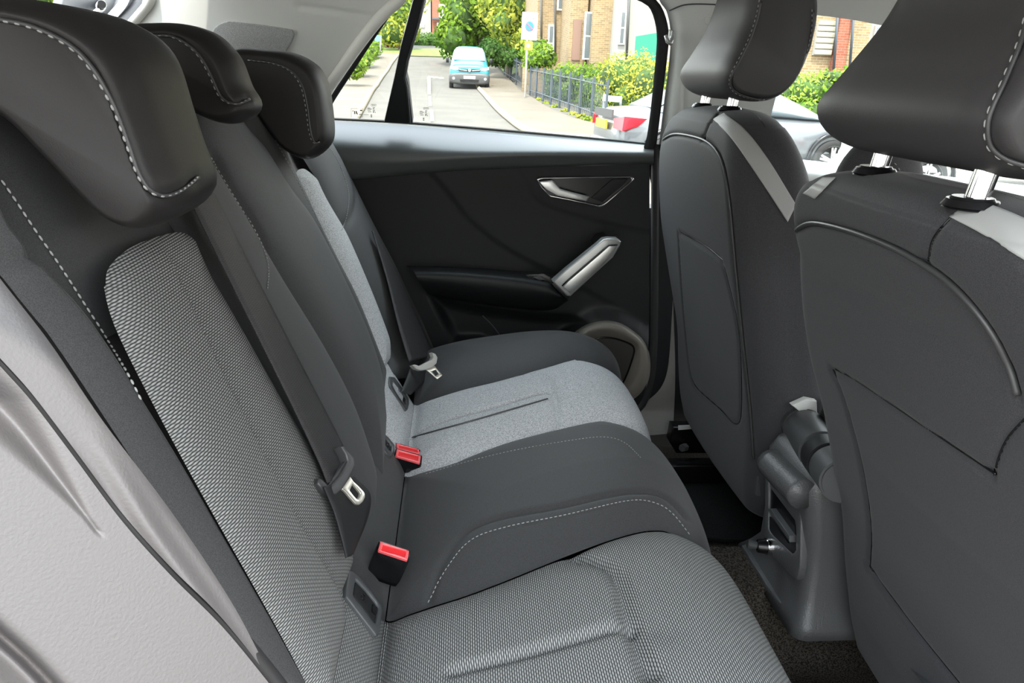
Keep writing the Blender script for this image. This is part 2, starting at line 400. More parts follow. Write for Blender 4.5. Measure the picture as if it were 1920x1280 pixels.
# ================================================================ SETTING: the car body around the seats
def PP(px, py, p0, n, off=0.0):
    d = ray(px, py); p0 = np.array(p0, float); n = np.array(n, float); n = n/np.linalg.norm(n)
    return EYE+d*(((p0+n*off-EYE)@n)/(d@n))
WN = np.array([0, -1, -0.40]); WN = WN/np.linalg.norm(WN)          # inward normal of the far side glass
def WP(px, py, off=0.0): return PP(px, py, (0, 1.56, 1.03), WN, off)   # a point on the far side glass plane
def WPs(L, off=0.0): return [WP(x, y, off) for x, y in L]
def PYs(L, Y): return [PY(x, y, Y) for x, y in L]
def dens(L, n=40, closed=True): return [tuple(p) for p in crom(L, n, closed)]
def patch(name, rows, mat, parent=None, nu=60, nv=20, flip=False, uvs=True):
    R = [crom(r, nu) for r in rows]; V = []; UV = []
    for i in range(nu):
        c = crom([r[i] for r in R], nv)
        for j in range(nv): V.append(c[j]); UV.append((c[j][0], c[j][2]))
    return link_mesh(name, V, grid_faces(nu, nv, flip), mat, parent, uv=UV)

SA = dict(kind='structure')
# headliner with its outer skin (blocks the sky)
hx = np.linspace(-1.0, 1.75, 24); hy = np.linspace(0.16, 1.46, 20)
V = []; 
for x in hx:
    for y in hy:
        q = (y-.81)/.65; V.append((x, y, 1.40-.055*abs(q)**3-.05*max(0, abs(x-.2)-.6)**2-.005*max(0, x)))
o = link_mesh('ceiling', V, grid_faces(24, 20, True), M['roofcloth'])
tag(o, 'pale grey cloth headliner above the seats', 'headliner', kind='structure')
sm = o.modifiers.new('s', 'SOLIDIFY'); sm.thickness = .03; sm.offset = -1

# rear side wall (pillar panel) between the tailgate and the quarter glass
wall = thing('wall_left', 'pale grey rear pillar panel beside the quarter glass', 'wall panel', (-.4, 1.5, 1.1), kind='structure')
wp = [(752, -40), (752, 1), (729, 19), (702, 54), (658, 116), (609, 192), (606, 225), (585, 330), (230, 330), (228, 60), (258, 26), (282, 0), (290, -40)]
def CP(x, y, off=0.0):
    t = min(1, max(0, (600-x)/360.)); q = WP(x, y, .02+off); e = EYE+(q-EYE)*(1+.10*t*t); return e
rows = [[CP(228, 60), CP(232, 180), CP(235, 340)], [CP(262, 30), CP(330, 180), CP(330, 340)], [CP(290, 0), CP(400, 150), CP(440, 340)], [CP(300, -60), CP(520, 90), CP(560, 330)], [CP(560, -60), CP(640, 60), CP(590, 235)], [CP(700, -60), CP(700, 45), CP(606, 200)], [CP(752, -60), CP(750, 1), CP(700, 56)]]
def quad_patch(name, T, B, L, R, mat, parent, nu=40, nv=40, fn=None, flip=False):
    """coons patch in pixel outline mapped by fn(px,py)->3D"""
    T, B, L, R = [crom(c, 60) for c in (T, B, L, R)]
    G = coons(T, B, L, R, nu, nv); V = [fn(G[i, j, 0], G[i, j, 1]) for i in range(nu) for j in range(nv)]
    return link_mesh(name, V, grid_faces(nu, nv, flip), mat, parent, uv=[(p[0], p[2]) for p in V])
pan = quad_patch('pillar_panel', [(290, -60), (300, -40), (752, -40)], [(200, 330), (400, 340), (600, 330)], [(290, -60), (282, 0), (258, 30), (228, 62), (215, 90), (200, 330)],
                 [(752, -40), (746, 2), (729, 19), (700, 54), (655, 116), (607, 192), (600, 330)], M['trim'], wall, 60, 60, CP)
groove_obj(pan, np.array([CP(x, y) for x, y in crom([(560, 12), (620, 20), (690, 31), (720, 28)], 30)]), .004, .006)
tube('edge_trim', [CP(x, y, .004) for x, y in crom([(755, -12), (745, 3), (724, 21), (694, 55), (648, 118), (604, 188), (598, 235)], 50)], .011, M['trimlight'], wall, 10)
tube('edge_trim', [CP(x, y, .004) for x, y in crom([(287, -20), (281, 4), (262, 28), (240, 52), (222, 66)], 30)], .009, M['trimlight'], wall, 10)
vo = [(395, 70), (402, 52), (418, 42), (440, 40), (535, 53), (549, 58), (550, 70), (532, 104), (525, 112), (515, 130), (400, 130)]
vent = plate('vent_mesh', [CP(x, y, .006) for x, y in dens(vo, 44)], (0, .006, 0), speckle('vent_cloth', (.26, .265, .26), (.46, .47, .46), 1100, .8, .5), wall, .002)
bpy_v = vent; vent['label'] = 'darker grey rounded mesh vent'

# window frame pieces in the plane of the far side glass
frame = thing('trim_1', 'black rubber and painted frame around the far door glass', 'window frame', (.1, 1.5, 1.1), kind='structure')
inn = [(620, 222), (621, 200), (668, 126), (707, 66), (736, 25), (757, 2), (775, -12), (960, -22), (1160, -6), (1200, 3), (1214, 10), (1224, 28), (1231, 60), (1230, 100), (1221, 195), (1213, 255), (1207, 275)]
out = [(606, 228), (609, 190), (658, 115), (702, 53), (730, 18), (750, 2), (765, -30), (960, -50), (1170, -40), (1215, -12), (1236, 6), (1247, 28), (1254, 60), (1252, 100), (1240, 200), (1229, 290), (1224, 360)]
A = crom(inn, 90); Bq = crom(out, 90)
V = []; Fc = []
for k, (off, P) in enumerate(((.0, A), (.012, A), (.016, (A+Bq)/2), (.010, Bq), (-.02, Bq))): V += [WP(p[0], p[1], off) for p in P]
for k in range(4):
    for i in range(89): Fc.append((k*90+i, k*90+i+1, (k+1)*90+i+1, (k+1)*90+i))
link_mesh('frame_seal', V, Fc, M['rubber'], frame)
dv = [(775, -22), (801, -22), (799, 0), (789, 41), (767, 115), (762, 144), (766, 160), (774, 232), (720, 230), (739, 147), (752, 85), (775, 0)]
plate('divider_post', WPs(dv, .020), WN*-.03, M['plastic'], frame, .002)
tube('divider_edge', WPs([(797, -10), (786, 42), (764, 115), (759, 146), (763, 165), (769, 231)], .022), .0022, M['plasticmid'], frame, 6)
def pane(name, L, label):
    g = plate(name, WPs(L, .002), WN*-.004, M['glass']); tag(g, label, 'window', kind='structure'); return g
w1 = pane('window_1', [(764, 235), (757, 160), (760, 120), (782, 41), (796, -20), (960, -30), (1170, -20), (1214, 6), (1232, 50), (1231, 100), (1221, 200), (1210, 278)], 'clear side glass of the far rear door, left of the pillar')
w2 = pane('window_2', [(612, 226), (616, 196), (664, 122), (704, 60), (734, 20), (756, 0), (780, -20), (783, 0), (758, 85), (745, 147), (728, 232)], 'small triangular quarter glass behind the black post')
# printed marks on the glass
def marks(x0, y0, s, wide, parent):
    V = []; Fc = []
    def q(x, y, w, h):
        b = len(V); V.extend(WPs([(x, y), (x+w, y), (x+w, y+h), (x, y+h)], .004)); Fc.append((b, b+1, b+2, b+3))
    for k in range(4):
        rr = []
        for a in range(12):
            t = 2*pi*a/12; rr.append((x0+8*s+k*2.4*s+1.6*s*cos(t), y0-9*s+1.6*s*sin(t)*1.2))
        ri = [((p[0]-x0-8*s-k*2.4*s)*.7+x0+8*s+k*2.4*s, (p[1]-y0+9*s)*.7+y0-9*s) for p in rr]
        b = len(V); V.extend(WPs(rr, .004)+WPs(ri, .004))
        for a in range(12): c = (a+1) % 12; Fc.append((b+a, b+c, b+12+c, b+12+a))
    for (x, y, w, h) in ((0, -4, 5, .9), (0, -2, 8, .9), (1, 3, 6, .8), (10, -5, 4, .8), (10, -2.6, 3, 1.4), (10, 1, 4, 1), (14, 3.6, .9, 2), (10.5, 3, 2, 2), (0, .4, 6, .7)): q(x0+x*s, y0+y*s, w*s, h*s)
    q(x0+6*s, y0+9*s, 2.6*s, 1.8*s); q(x0+6*s, y0+12*s, 2.6*s, 1.6*s)
    if wide:
        for (x, y, w, h) in ((-31, -3, 22, .5), (-31, 13, 22, .5), (-31, -3, .5, 16), (-9.5, -3, .5, 16), (-28, 1, 1.5, 2), (-25, 2, 2, 6), (-22, 2, 2.4, 6), (-19, 5, 1.2, 4), (-16, 8, 5, 1), (-14, 0, 4, 2), (-8, 8.6, 10, .6)): q(x0+x*s, y0+y*s, w*s, h*s)
    o = link_mesh('glass_marks', V, Fc, M['ink'], parent, smooth=False); return o
marks(689, 206, 1.0, True, w2); marks(787, 212, 1.0, False, w1)

# B pillar
pil = thing('wall_front_left', 'pale grey centre pillar cover with a dark lower half behind the front seat', 'pillar', (.5, 1.5, 1.0), kind='structure')
WB = lambda x, y, o=0.0: WP(x, y, .012+o) if y < 300 else PY(x, y, 1.545-o)
up = quad_patch('upper_cover', [(1150, -60), (1460, -60)], [(1228, 357), (1400, 360)], [(1150, -60), (1190, -6), (1232, 0), (1248, 22), (1255, 60), (1253, 110), (1242, 200), (1234, 285), (1226, 357)], [(1460, -60), (1478, 60), (1440, 200), (1400, 360)],
                M['trim'], pil, 40, 60, lambda x, y: WP(x, y, .028-.03*exp(-max(0, x-edge_x(y))/9.0)))  if False else None
def edge_x(y): return float(np.interp(y, [-60, 0, 22, 60, 110, 200, 285, 357], [1215, 1236, 1250, 1257, 1255, 1244, 1234, 1224]))
up = quad_patch('upper_cover', [(1215, -60), (1470, -60)], [(1224, 357), (1400, 360)], [(1215, -60), (1236, 0), (1250, 22), (1257, 60), (1255, 110), (1244, 200), (1234, 285), (1224, 357)], [(1470, -60), (1478, 60), (1450, 200), (1400, 360)],
                M['trim'], pil, 60, 60, lambda x, y: WP(x, y, .034-.04*exp(-max(0, x-edge_x(y))/10.0)))
groove_obj(up, np.array([WP(x, y, .034) for x, y in crom([(1283, 210), (1285, 150), (1292, 112), (1310, 103), (1345, 100)], 30)]), .003, .004)
tube('airbag_outline', [WP(x, y, .035) for x, y in crom([(1326, 32), (1322, 38), (1324, 44), (1332, 47), (1370, 48), (1400, 40), (1370, 32)], 40, True)], .0008, M['trim'], pil, 6, closed=True)
tube('roof_join', [WP(x, y, .037) for x, y in crom([(1255, 20), (1285, 9), (1330, 8), (1400, 13), (1470, 12)], 30)], .0012, M['plasticmid'], pil, 6)
lo = quad_patch('lower_cover', [(1224, 350), (1460, 352)], [(1180, 812), (1262, 812)], [(1224, 350), (1217, 560), (1212, 700), (1195, 770), (1180, 812)], [(1460, 352), (1420, 560), (1268, 740), (1262, 812)], M['plastic'], pil, 30, 50, lambda x, y: PY(x, y, 1.57))
# belt guide hook on the pillar
hk = thing('coat_hook', 'small grey plastic hook at the top of the centre pillar edge', 'hook', tuple(WP(1252, 75, .04)))
tube('hook_arm', [WP(x, y, o) for x, y, o in ((1261, 60, .04), (1260, 72, .055), (1257, 82, .062), (1252, 78, .062), (1248, 66, .058))], [.0035, .0045, .0045, .004, .003], M['silverp'], hk, 10)
plate('hook_base', WPs([(1256, 58), (1262, 60), (1260, 88), (1254, 80)], .042), WN*-.01, M['trim'], hk, .001)

# far sill and floor
def boxs(name, c, s, mt, label=None, cat=None, kind='structure', bev=0.0, parent=None):
    o = box(name, c, s, mt, parent, bev)
    if label: tag(o, label, cat, kind=kind)
    return o
sill = thing('trim_2', 'plastic sill plate across the bottom of the far door opening, sunlight painted into its grey', 'sill', (.4, 1.6, .37), kind='structure')
quad_patch('sill_plate', [(1120, 745), (1180, 758), (1215, 750), (1250, 700), (1262, 560)], [(1150, 822), (1262, 812)], [(1120, 745), (1150, 822)], [(1262, 560), (1266, 700), (1262, 812)], M['scuff'], sill, 40, 20, lambda x, y: PY(x, y, 1.555-.0008*max(0, y-770)))
link_mesh('sill_top', [PY(1100, 740, 1.56), PY(1262, 740, 1.56), PY(1262, 740, 1.75), PY(1100, 740, 1.75)], [(0, 1, 2, 3)], M['scuff'], sill)
fl = link_mesh('floor', [(x, y, .30+.13*np.clip((.09-abs(y-.925))/.03, 0, 1)*(1-0*x)) for x in np.linspace(-.2, 1.7, 60) for y in np.linspace(.14, 1.56, 120)], grid_faces(60, 120, True), M['carpet'])
tag(fl, 'black carpeted car floor with a raised central tunnel', 'floor', kind='structure')
boxs('wall_right', (.3, .14, .28), (3.0, .05, .16), M['plastic'], 'lower body sill under the open near door', 'sill')
boxs('wall_right_rear', (-.70, .17, .68), (.66, .06, .78), M['lowtrim'], 'near rear quarter of the car body behind the side trim', 'wall')
boxs('boot_floor', (-.66, .85, .55), (.74, 1.36, .03), M['carpet'], 'carpeted boot floor behind the rear seats', 'floor')
boxs('wall_front', (1.72, .85, .62), (.1, 1.5, .7), M['plastic'], 'bulkhead and dashboard base at the front of the cabin', 'wall')
boxs('wall_left_lower', (.3, 1.70, .42), (3.0, .06, .9), M['plastic'], 'outer skin of the far side below the windows', 'wall')
# front passenger door: belt rail, glass, roof rail, A pillar
fd = thing('door_2', 'front passenger door seen between the front seats, pale shelf under its glass', 'door', (1.0, 1.5, .9), kind='structure')
patch('door_shelf', [[PY(1405, 290, 1.60), PY(1540, 303, 1.60), PY(1700, 322, 1.60), PY(1960, 352, 1.60)], [PY(1405, 304, 1.54), PY(1540, 318, 1.54), PY(1700, 338, 1.54), PY(1960, 370, 1.54)], [PY(1405, 330, 1.52), PY(1540, 340, 1.52), PY(1700, 365, 1.52), PY(1960, 420, 1.52)], [PY(1405, 420, 1.54), PY(1540, 440, 1.54), PY(1700, 450, 1.54), PY(1960, 520, 1.54)]], M['trim'], fd, 40, 16)
plate('door_panel', PYs([(1405, 400), (1960, 500), (1960, 900), (1405, 860)], 1.55), (0, .03, 0), M['plastic'], fd)
rr = thing('trim_3', 'pale roof rail lining above the front passenger window', 'roof rail', (.8, 1.45, 1.3), kind='structure')
quad_patch('rail_lining', [(1440, -40), (1960, -20)], [(1440, 18), (1520, 27), (1590, 36), (1660, 49), (1960, 110)], [(1440, -40), (1440, 18)], [(1960, -20), (1960, 110)], M['trim'], rr, 40, 12, lambda x, y: WP(x, y, .04))
ap = plate('trim_4', [(1.55, 1.50, .98), (1.62, 1.50, .98), (1.2, 1.40, 1.30), (1.1, 1.40, 1.30)], (0, .04, 0), M['plastic']); tag(ap, 'slanted windscreen pillar on the far side', 'pillar', kind='structure')
w3 = plate('window_3', WPs([(1450, 10), (1960, 100), (1960, 360), (1700, 328), (1540, 309), (1405, 296)], .003), WN*-.004, M['glass']); tag(w3, 'clear front passenger side glass between the two front head restraints', 'window', kind='structure')

# tailgate corner top left
tg = thing('door_3', 'open-edged tailgate lining with its seal behind the near head restraint', 'tailgate', (-.9, 1.2, 1.3), kind='structure')
XP = lambda x, y, X=-.90: PX(x, y, X)
def tgp(name, L, X, mt, th=.02, bev=.002): return plate(name, [PX(x, y, X) for x, y in L], (-th, 0, 0), mt, tg, bev)
tgp('lining', [(122, -14), (240, -14), (236, 10), (196, 48), (180, 90), (40, 90), (96, 28), (112, 20)], -.90, M['plasticmid'], .02)
tgp('seal_face', [(232, -14), (262, -14), (258, 4), (238, 30), (212, 60), (180, 90), (170, 80), (196, 46), (222, 16)], -.885, M['console'], .02)
tube('lining_edge', [PX(x, y, -.88) for x, y in crom([(240, -20), (232, 4), (214, 26), (190, 48), (170, 66)], 30)], .010, M['trim'], tg, 8)
tube('rubber_seal', [PX(x, y, -.87) for x, y in crom([(274, -20), (269, 4), (250, 30), (226, 54), (190, 80)], 30)], .022, M['rubber'], tg, 8)
st = thing('shelf_strap', 'thin pale parcel shelf cord hooked on a black pin at the tailgate', 'cord', tuple(PX(190, 12, -.88)))
tube('ring', [PX(189+8*cos(t), 12+9*sin(t), -.865) for t in np.linspace(0, 2*pi, 20)[:-1]], .0028, M['silver'], st, 6, closed=True)
cyl('pin', PX(191, 8, -.90), PX(191, 8, -.85), .012, .009, M['black'], st)
tube('cord', [PX(x, y, -.865) for x, y in crom([(184, 18), (176, 24), (164, 36), (156, 50)], 12)], .005, M['trimlight'], st, 6)
# top tailgate and back shell closing the rear
boxs('wall_back', (-1.05, .85, .75), (.06, 1.5, .9), M['plastic'], 'tailgate skin behind the rear seats', 'wall')

# near side trim at the lower left
nt_ = thing('trim_5', 'pale mauve grey body trim at the near door opening, lower left of the photo', 'side trim', (-.15, .25, .9), kind='structure')
NPn = np.array([.72, -.62, .33]); NPn /= np.linalg.norm(NPn)
def NP(x, y, off=0.0): return PP(x, y, (-.13, .30, .98), NPn, off)
def npf(h): return lambda x, y: NP(x, y, h(x, y))
def linedist(P):
    P = crom(P, 60)
    def f(x, y):
        d = np.hypot(P[:, 0]-x, P[:, 1]-y); i = int(np.argmin(d)); a = P[max(0, i-1)]; b = P[min(len(P)-1, i+1)]
        return float(((b[0]-a[0])*(y-a[1])-(b[1]-a[1])*(x-a[0]))/(np.hypot(*(b-a))+1e-9))   # + below/left
    return f
lineA = [(-80, 590), (0, 678), (60, 745), (140, 850), (230, 970), (320, 1070), (420, 1170), (520, 1290), (560, 1350)]
lineB = [(-120, 1080), (0, 1190), (60, 1245), (130, 1320), (180, 1370)]
dent = linedist([(-40, 730), (30, 800), (110, 900), (175, 985)])
quad_patch('lower_trim', [(-140, 560), (-80, 598)], [(-140, 1400), (600, 1400)], [(-140, 560), (-140, 1400)], [(-80, 598), (0, 686), (60, 753), (140, 858), (230, 978), (320, 1078), (420, 1178), (520, 1300), (600, 1400)], M['lowtrim'], nt_, 90, 120,
           npf(lambda x, y: -.012*exp(-(dent(x, y)/(26*max(.15, (1000-y)/300)))**2)*(1 if y < 1000 else 0)*min(1, max(0, (1000-y)/60)) - .010*exp(-(linedist_B(x, y)/22)**2)+.004)) if False else None
ldB = linedist(lineB)
def trimh(x, y):
    h = 0.0
    if y < 1000: k = max(.12, min(1, (1000-y)/250)); h -= .014*k*exp(-(dent(x, y)/(34*k))**2)
    h -= .014*exp(-((ldB(x, y))/14)**2); h -= .03/(1+exp(-(ldB(x, y)-45)/9))
    h += .012/(1+exp((ldB(x, y)+70)/16))*0
    return h
quad_patch('lower_trim', [(-140, 560), (-80, 598)], [(-140, 1400), (600, 1400)], [(-140, 560), (-140, 1400)], [(-80, 598), (0, 686), (60, 753), (140, 858), (230, 978), (320, 1078), (420, 1178), (520, 1300), (600, 1400)], M['lowtrim'], nt_, 90, 120, npf(trimh))
ridge = linedist([(60, 560), (150, 690), (250, 830), (330, 960), (430, 1100), (520, 1240)])
def uph(x, y): return -.02*(1/(1+exp(-(-ridge(x, y))/10)))-.004+.0015*cos((ridge(x, y))/9.0)*min(1, max(0, (y-800)/200))
quad_patch('upper_trim', [(-140, 380), (-70, 410)], [(552, 1330), (620, 1420)], [(-140, 380), (-80, 583), (0, 671), (60, 738), (140, 843), (230, 963), (320, 1063), (420, 1163), (552, 1330)],
           [(-70, 410), (-12, 505), (92, 640), (190, 785), (322, 960), (435, 1130), (522, 1290), (620, 1420)], M['lowtrim'], nt_, 50, 120, npf(uph))
tube('trim_joint', [NP(x, y, -.012) for x, y in crom(lineA, 60)], .006, M['rubber'], nt_, 6)

# ================================================================ REAR SEATS
BR = Prof([(-.52, 1.10), (-.42, 1.145), (-.35, 1.135), (-.305, 1.10), (-.28, 1.05), (-.235, .95), (-.17, .80), (-.125, .685), (-.105, .64), (-.06, .54), (.02, .40)])
CU = Prof([(-.150, .705), (-.125, .668), (-.095, .63), (-.076, .606), (-.066, .602), (-.045, .611), (0, .626), (.05, .638), (.15, .655), (.23, .655), (.285, .632), (.310, .58), (.316, .50), (.305, .36), (.27, .24)])
sb = BR.L
back = thing('rear_car_seat', 'near two-seat section of the dark rear backrest with the ribbed grey centre panel', 'seat back', (-.2, .75, .62))
backf = thing('rear_car_seat', 'far single section of the rear backrest beside the far door', 'seat back', (-.2, 1.25, .62))
VC = M['seatcloth']
p1 = panel('side_bolster', BR, [('s', .43, .05), ('s', .495, .05)], [(545, 1400), (600, 1360)], [('s', .43, .05), ('s', .435, .16), (0, 500), (110, 640), (250, 850), (400, 1080), (545, 1400)],
           [('s', .495, .05), (-60, 260), (0, 395), (60, 480), (165, 595), (312, 825), (434, 1035), (566, 1270), (612, 1360)], VC, back, .022, .022, .003, 40, 160,
           [([(-120, 492), (0, 492), (60, 492), (105, 500), (128, 515)], .004, .004)])
p2 = panel('upper_cover', BR, [('s', .49, .05), ('s', .72, .05)], [(190, 640), (390, 540)], [('s', .49, .05), (-60, 260), (0, 395), (60, 480), (165, 600), (190, 640)], [('s', .72, .05), ('s', .72, .20), (360, 420), (390, 540)], VC, back, .004, .03, .008, 60, 80,
           [([(150, 600), (230, 500), (320, 470)], .03, .006)])
insR = [(352, 478), (400, 560), (500, 738), (580, 880), (635, 990), (650, 1060)]
insL = [(162, 552), (190, 640), (288, 830), (406, 1040), (530, 1262), (570, 1345)]
_cr = crom([BR.pt(p) for p in [(262, 474), (290, 560), (330, 650), (400, 790), (500, 980), (600, 1145), (640, 1215)]], 60)
def crease(Y, S):
    d = Y-np.interp(S, _cr[:, 1], _cr[:, 0]); k = np.clip((S-_cr[0, 1])/.05, 0, 1)
    return -k*np.where(d > 0, .030*(1-np.exp(-np.abs(d)/.006))*np.exp(-np.abs(d)/.06), 0)
p3 = panel('centre_panel', BR, [(166, 552), (176, 512), (225, 472), (300, 447), (335, 452), (352, 478)], [(585, 1345), (650, 1060)], insL, insR, M['weave'], back, .012, .016, .002, 110, 200,
           base=.015, field=crease)
midL = [(386, 296), (450, 400), (520, 520), (600, 650), (660, 770), (700, 890), (705, 960)]
p4 = panel('inner_bolster', BR, [('s', .66, .05), ('s', .86, .05)], [(650, 1075), (708, 975)], [('s', .66, .05), ('s', .66, .2), (330, 440), (390, 560), (490, 740), (570, 885), (630, 1000), (650, 1075)],
           [('s', .86, .05), (392, 296), (456, 400), (526, 520), (606, 650), (666, 770), (706, 890), (708, 975)], VC, back, .012, .03, .004, 50, 120, base=.004)
p5 = panel('middle_cover', BR, [('s', .86, .03), ('s', 1.05, .03)], [(705, 960), (714, 880), (720, 790)], [('s', .86, .03)]+midL, [('s', 1.05, .03), (430, 190), (440, 222), (482, 270), (526, 340), (571, 400), (616, 482), (659, 572), (688, 642), (712, 720), (720, 790)], VC, back, .014, .028, .004, 70, 150,
           [([(392, 300), (425, 360), (460, 415), (488, 470), (498, 505), (497, 545)], .005, .005)], base=.008)
q1 = panel('inner_bolster', BR, [('s', 1.03, .04), ('s', 1.14, .04)], [(716, 800), (726, 700)], [('s', 1.03, .04), (425, 190), (436, 225), (475, 272), (518, 342), (562, 402), (606, 484), (650, 574), (680, 644), (705, 722), (712, 800)],
           [('s', 1.14, .04), (497, 215), (530, 265), (556, 330), (572, 362), (594, 410), (628, 478), (666, 552), (702, 640), (728, 705)], VC, backf, .010, .016, .002, 40, 160)
q2 = panel('centre_panel', BR, [(549, 328), (556, 320), (568, 319), (584, 332)], [(716, 692), (728, 672)], [(549, 328), (565, 356), (589, 407), (621, 475), (659, 550), (696, 640), (716, 692)], [(584, 332), (602, 372), (640, 437), (677, 520), (722, 636), (728, 672)], M['weave_lit'], backf, .012, .02, .002, 30, 100, base=.006)
q3 = panel('outer_cover', BR, [('s', 1.12, .03), ('s', 1.40, .03)], [(730, 712), (862, 690)], [('s', 1.12, .03), (535, 235), (572, 300), (600, 345), (640, 430), (690, 550), (726, 650), (730, 712)],
           [('s', 1.40, .03), (612, 258), (650, 330), (700, 430), (745, 510), (800, 590), (862, 690)], VC, backf, .018, .03, .004, 60, 120, [([(606, 266), (630, 305), (649, 360), (647, 400), (636, 435)], .006, .005)], base=.002)
# body of the backrests behind the covers
def slab(name, Y0, Y1, parent, mt):
    top = [BR.at(0, s, -.016)[[0, 2]] for s in np.linspace(0, BR.L, 14)]; bot = [BR.at(0, s, -.09)[[0, 2]] for s in np.linspace(BR.L, .12, 10)]
    L = [np.array(p) for p in top]+[np.array(p) for p in bot]
    return loft(name, [[(p[0], y, p[1]) for p in L] for y in (Y0, Y1)], mt, parent)
slab('backrest_body', .42, 1.10, back, M['vinyl']); slab('backrest_body', 1.115, 1.42, backf, M['vinyl'])
def seam(parent, bv, px, n=50, off=.0008, pitch=.0055, st=True, pipe=None, r=.0007, L=.0036, name='seam_stitching', th=None):
    P, N = drape(bv, px, off, n)
    if len(P) < 4: return
    P = smooth_pts(P, 2)
    if st: stitches(name, P, N, th or M['thread'], parent, pitch, r, L)
    if pipe: tube('piping', P, pipe, M['piping'], parent, 6)
bvb = bvh_of(p1, p2, p3, p4, p5); bvf = bvh_of(q1, q2, q3)
seam(back, bvb, [(-30, 300), (8, 350), (60, 428), (110, 500), (165, 585), (200, 640), (260, 745)], r=.0009, L=.004)
seam(back, bvb, [(395, 298), (430, 355), (465, 412), (492, 465), (502, 505), (500, 540)])
seam(backf, bvf, [(486, 210), (502, 239), (524, 280), (545, 318), (567, 358), (590, 403), (616, 458)])
seam(backf, bvf, [(610, 268), (634, 305), (652, 358), (650, 400), (640, 432)])

bench = thing('rear_bench', 'full-width rear bench cushion, ribbed grey near seat and far seat with light painted into its cloth', 'seat cushion', (.1, .85, .35))
sv = CU.hit(745, 1000)[1]; sT = .012; sE = CU.L
bR = [(729, 1166), (800, 1142), (900, 1109), (1060, 1045), (1150, 1012), (1230, 996), ('s', .70, CU.hit(1230, 996)[1]+.04), ('s', .66, CU.L-.15), ('s', .66, CU.L)]
yF, sF = CU.hit(1130, 791); yO, sO = CU.hit(1075, 675)
bF = [(773, 893), (840, 874), (880, 858), (950, 832), (1050, 806), (1130, 791), ('s', yF, sF+.03), ('s', yF, CU.L-.22), ('s', yF, CU.L)]
bO = [(776, 757), (850, 736), (940, 713), (1020, 690), (1075, 675), ('s', yO, sO+.03), ('s', yO, CU.L-.2), ('s', yO, CU.L)]
yv = lambda px, py: ('s', CU.hit(px, py)[0], sv)
y1 = CU.hit(729, 1166)[0]; y2 = CU.hit(773, 893)[0]; y3 = CU.hit(776, 757)[0]
f1 = panel('flap', CU, [('s', .30, sT), ('s', .64, sT)], [('s', .30, sv), ('s', y1, sv)], [('s', .30, sT), ('s', .30, sv)], [('s', .64, sT), ('s', y1, sv)], M['weave'], bench, .006, .012, .002, 90, 30)
f2 = panel('flap', CU, [('s', .64, sT), ('s', .98, sT)], [('s', y1, sv), ('s', y2+.03, sv)], [('s', .64, sT), ('s', y1, sv)], [('s', .98, sT), ('s', y2+.03, sv)], VC, bench, .008, .015, .002, 60, 24)
f3 = panel('flap', CU, [('s', .98, sT), ('s', 1.22, sT)], [('s', y2+.03, sv), ('s', y3, sv)], [('s', .98, sT), ('s', y2+.03, sv)], [('s', 1.22, sT), ('s', y3, sv)], M['weave_lit'], bench, .008, .015, .002, 50, 24)
c1 = panel('near_cushion', CU, [('s', .33, sv), ('s', y1, sv)], [('s', .36, sE), ('s', .66, sE)], [('s', .33, sv), ('s', .33, sv+.3), ('s', .36, sE)], [('s', y1, sv)]+bR[1:], M['weave'], bench, .020, .022, .001, 170, 240,
           [([(1080, 1052), (1130, 1072), (1158, 1105), (1180, 1190), (1215, 1290)], .009, .012), ([(860, 1286), (960, 1262), (1100, 1222), (1182, 1196)], .006, .007), ([(1100, 1058), (1150, 1065), (1190, 1110), (1215, 1200)], .022, .005)], base=.000)
c2 = panel('middle_cushion', CU, [('s', y1, sv), ('s', y2, sv)], [('s', .66, sE), ('s', yF, sE)], [('s', y1, sv)]+bR[1:], [('s', y2, sv)]+bF[1:], VC, bench, .018, .045, .003, 100, 200,
           [([(806, 1132), (840, 1070), (885, 1018), (950, 993), (1060, 970), (1180, 943), (1235, 950), (1275, 985)], .004, .004)], base=.004)
c3 = panel('far_cushion', CU, [('s', y2, sv), ('s', y3, sv)], [('s', yF, sE), ('s', yO, sE)], [('s', y2, sv)]+bF[1:], [('s', y3, sv)]+bO[1:], M['weave_lit'], bench, .015, .03, .003, 110, 200,
           [([(772, 822), (900, 787), (1027, 750)], .004, .007), ([(985, 706), (1015, 712), (1030, 735), (1043, 778), (1038, 800), (1010, 824), (985, 830)], .007, .007)], base=.002)
c4 = panel('outer_bolster', CU, [('s', y3, sv), ('s', 1.42, sv)], [('s', yO, sE), ('s', 1.42, sE)], [('s', y3, sv)]+bO[1:], [('s', 1.42, sv), ('s', 1.40, sv+.3), ('s', 1.42, sE)], VC, bench, .030, .05, .004, 50, 120, base=.0)
box('bench_base', (.08, .86, .40), (.36, 1.05, .34), M['vinyl'], bench, .03)
bvc = bvh_of(c1, c2, c3, c4)
seam(bench, bvc, [(804, 1128), (838, 1066), (882, 1014), (948, 989), (1060, 966), (1180, 939), (1232, 945), (1262, 965), (1290, 1000)], 90, r=.0006)
seam(bench, bvc, [(800, 889), (870, 868), (960, 846), (1060, 828), (1130, 820), (1170, 830), (1200, 858)], 70, r=.0005, L=.003, pitch=.005)
seam(bench, bvc, [(774, 820), (900, 785), (1027, 748)], 50, st=False, pipe=.0014)

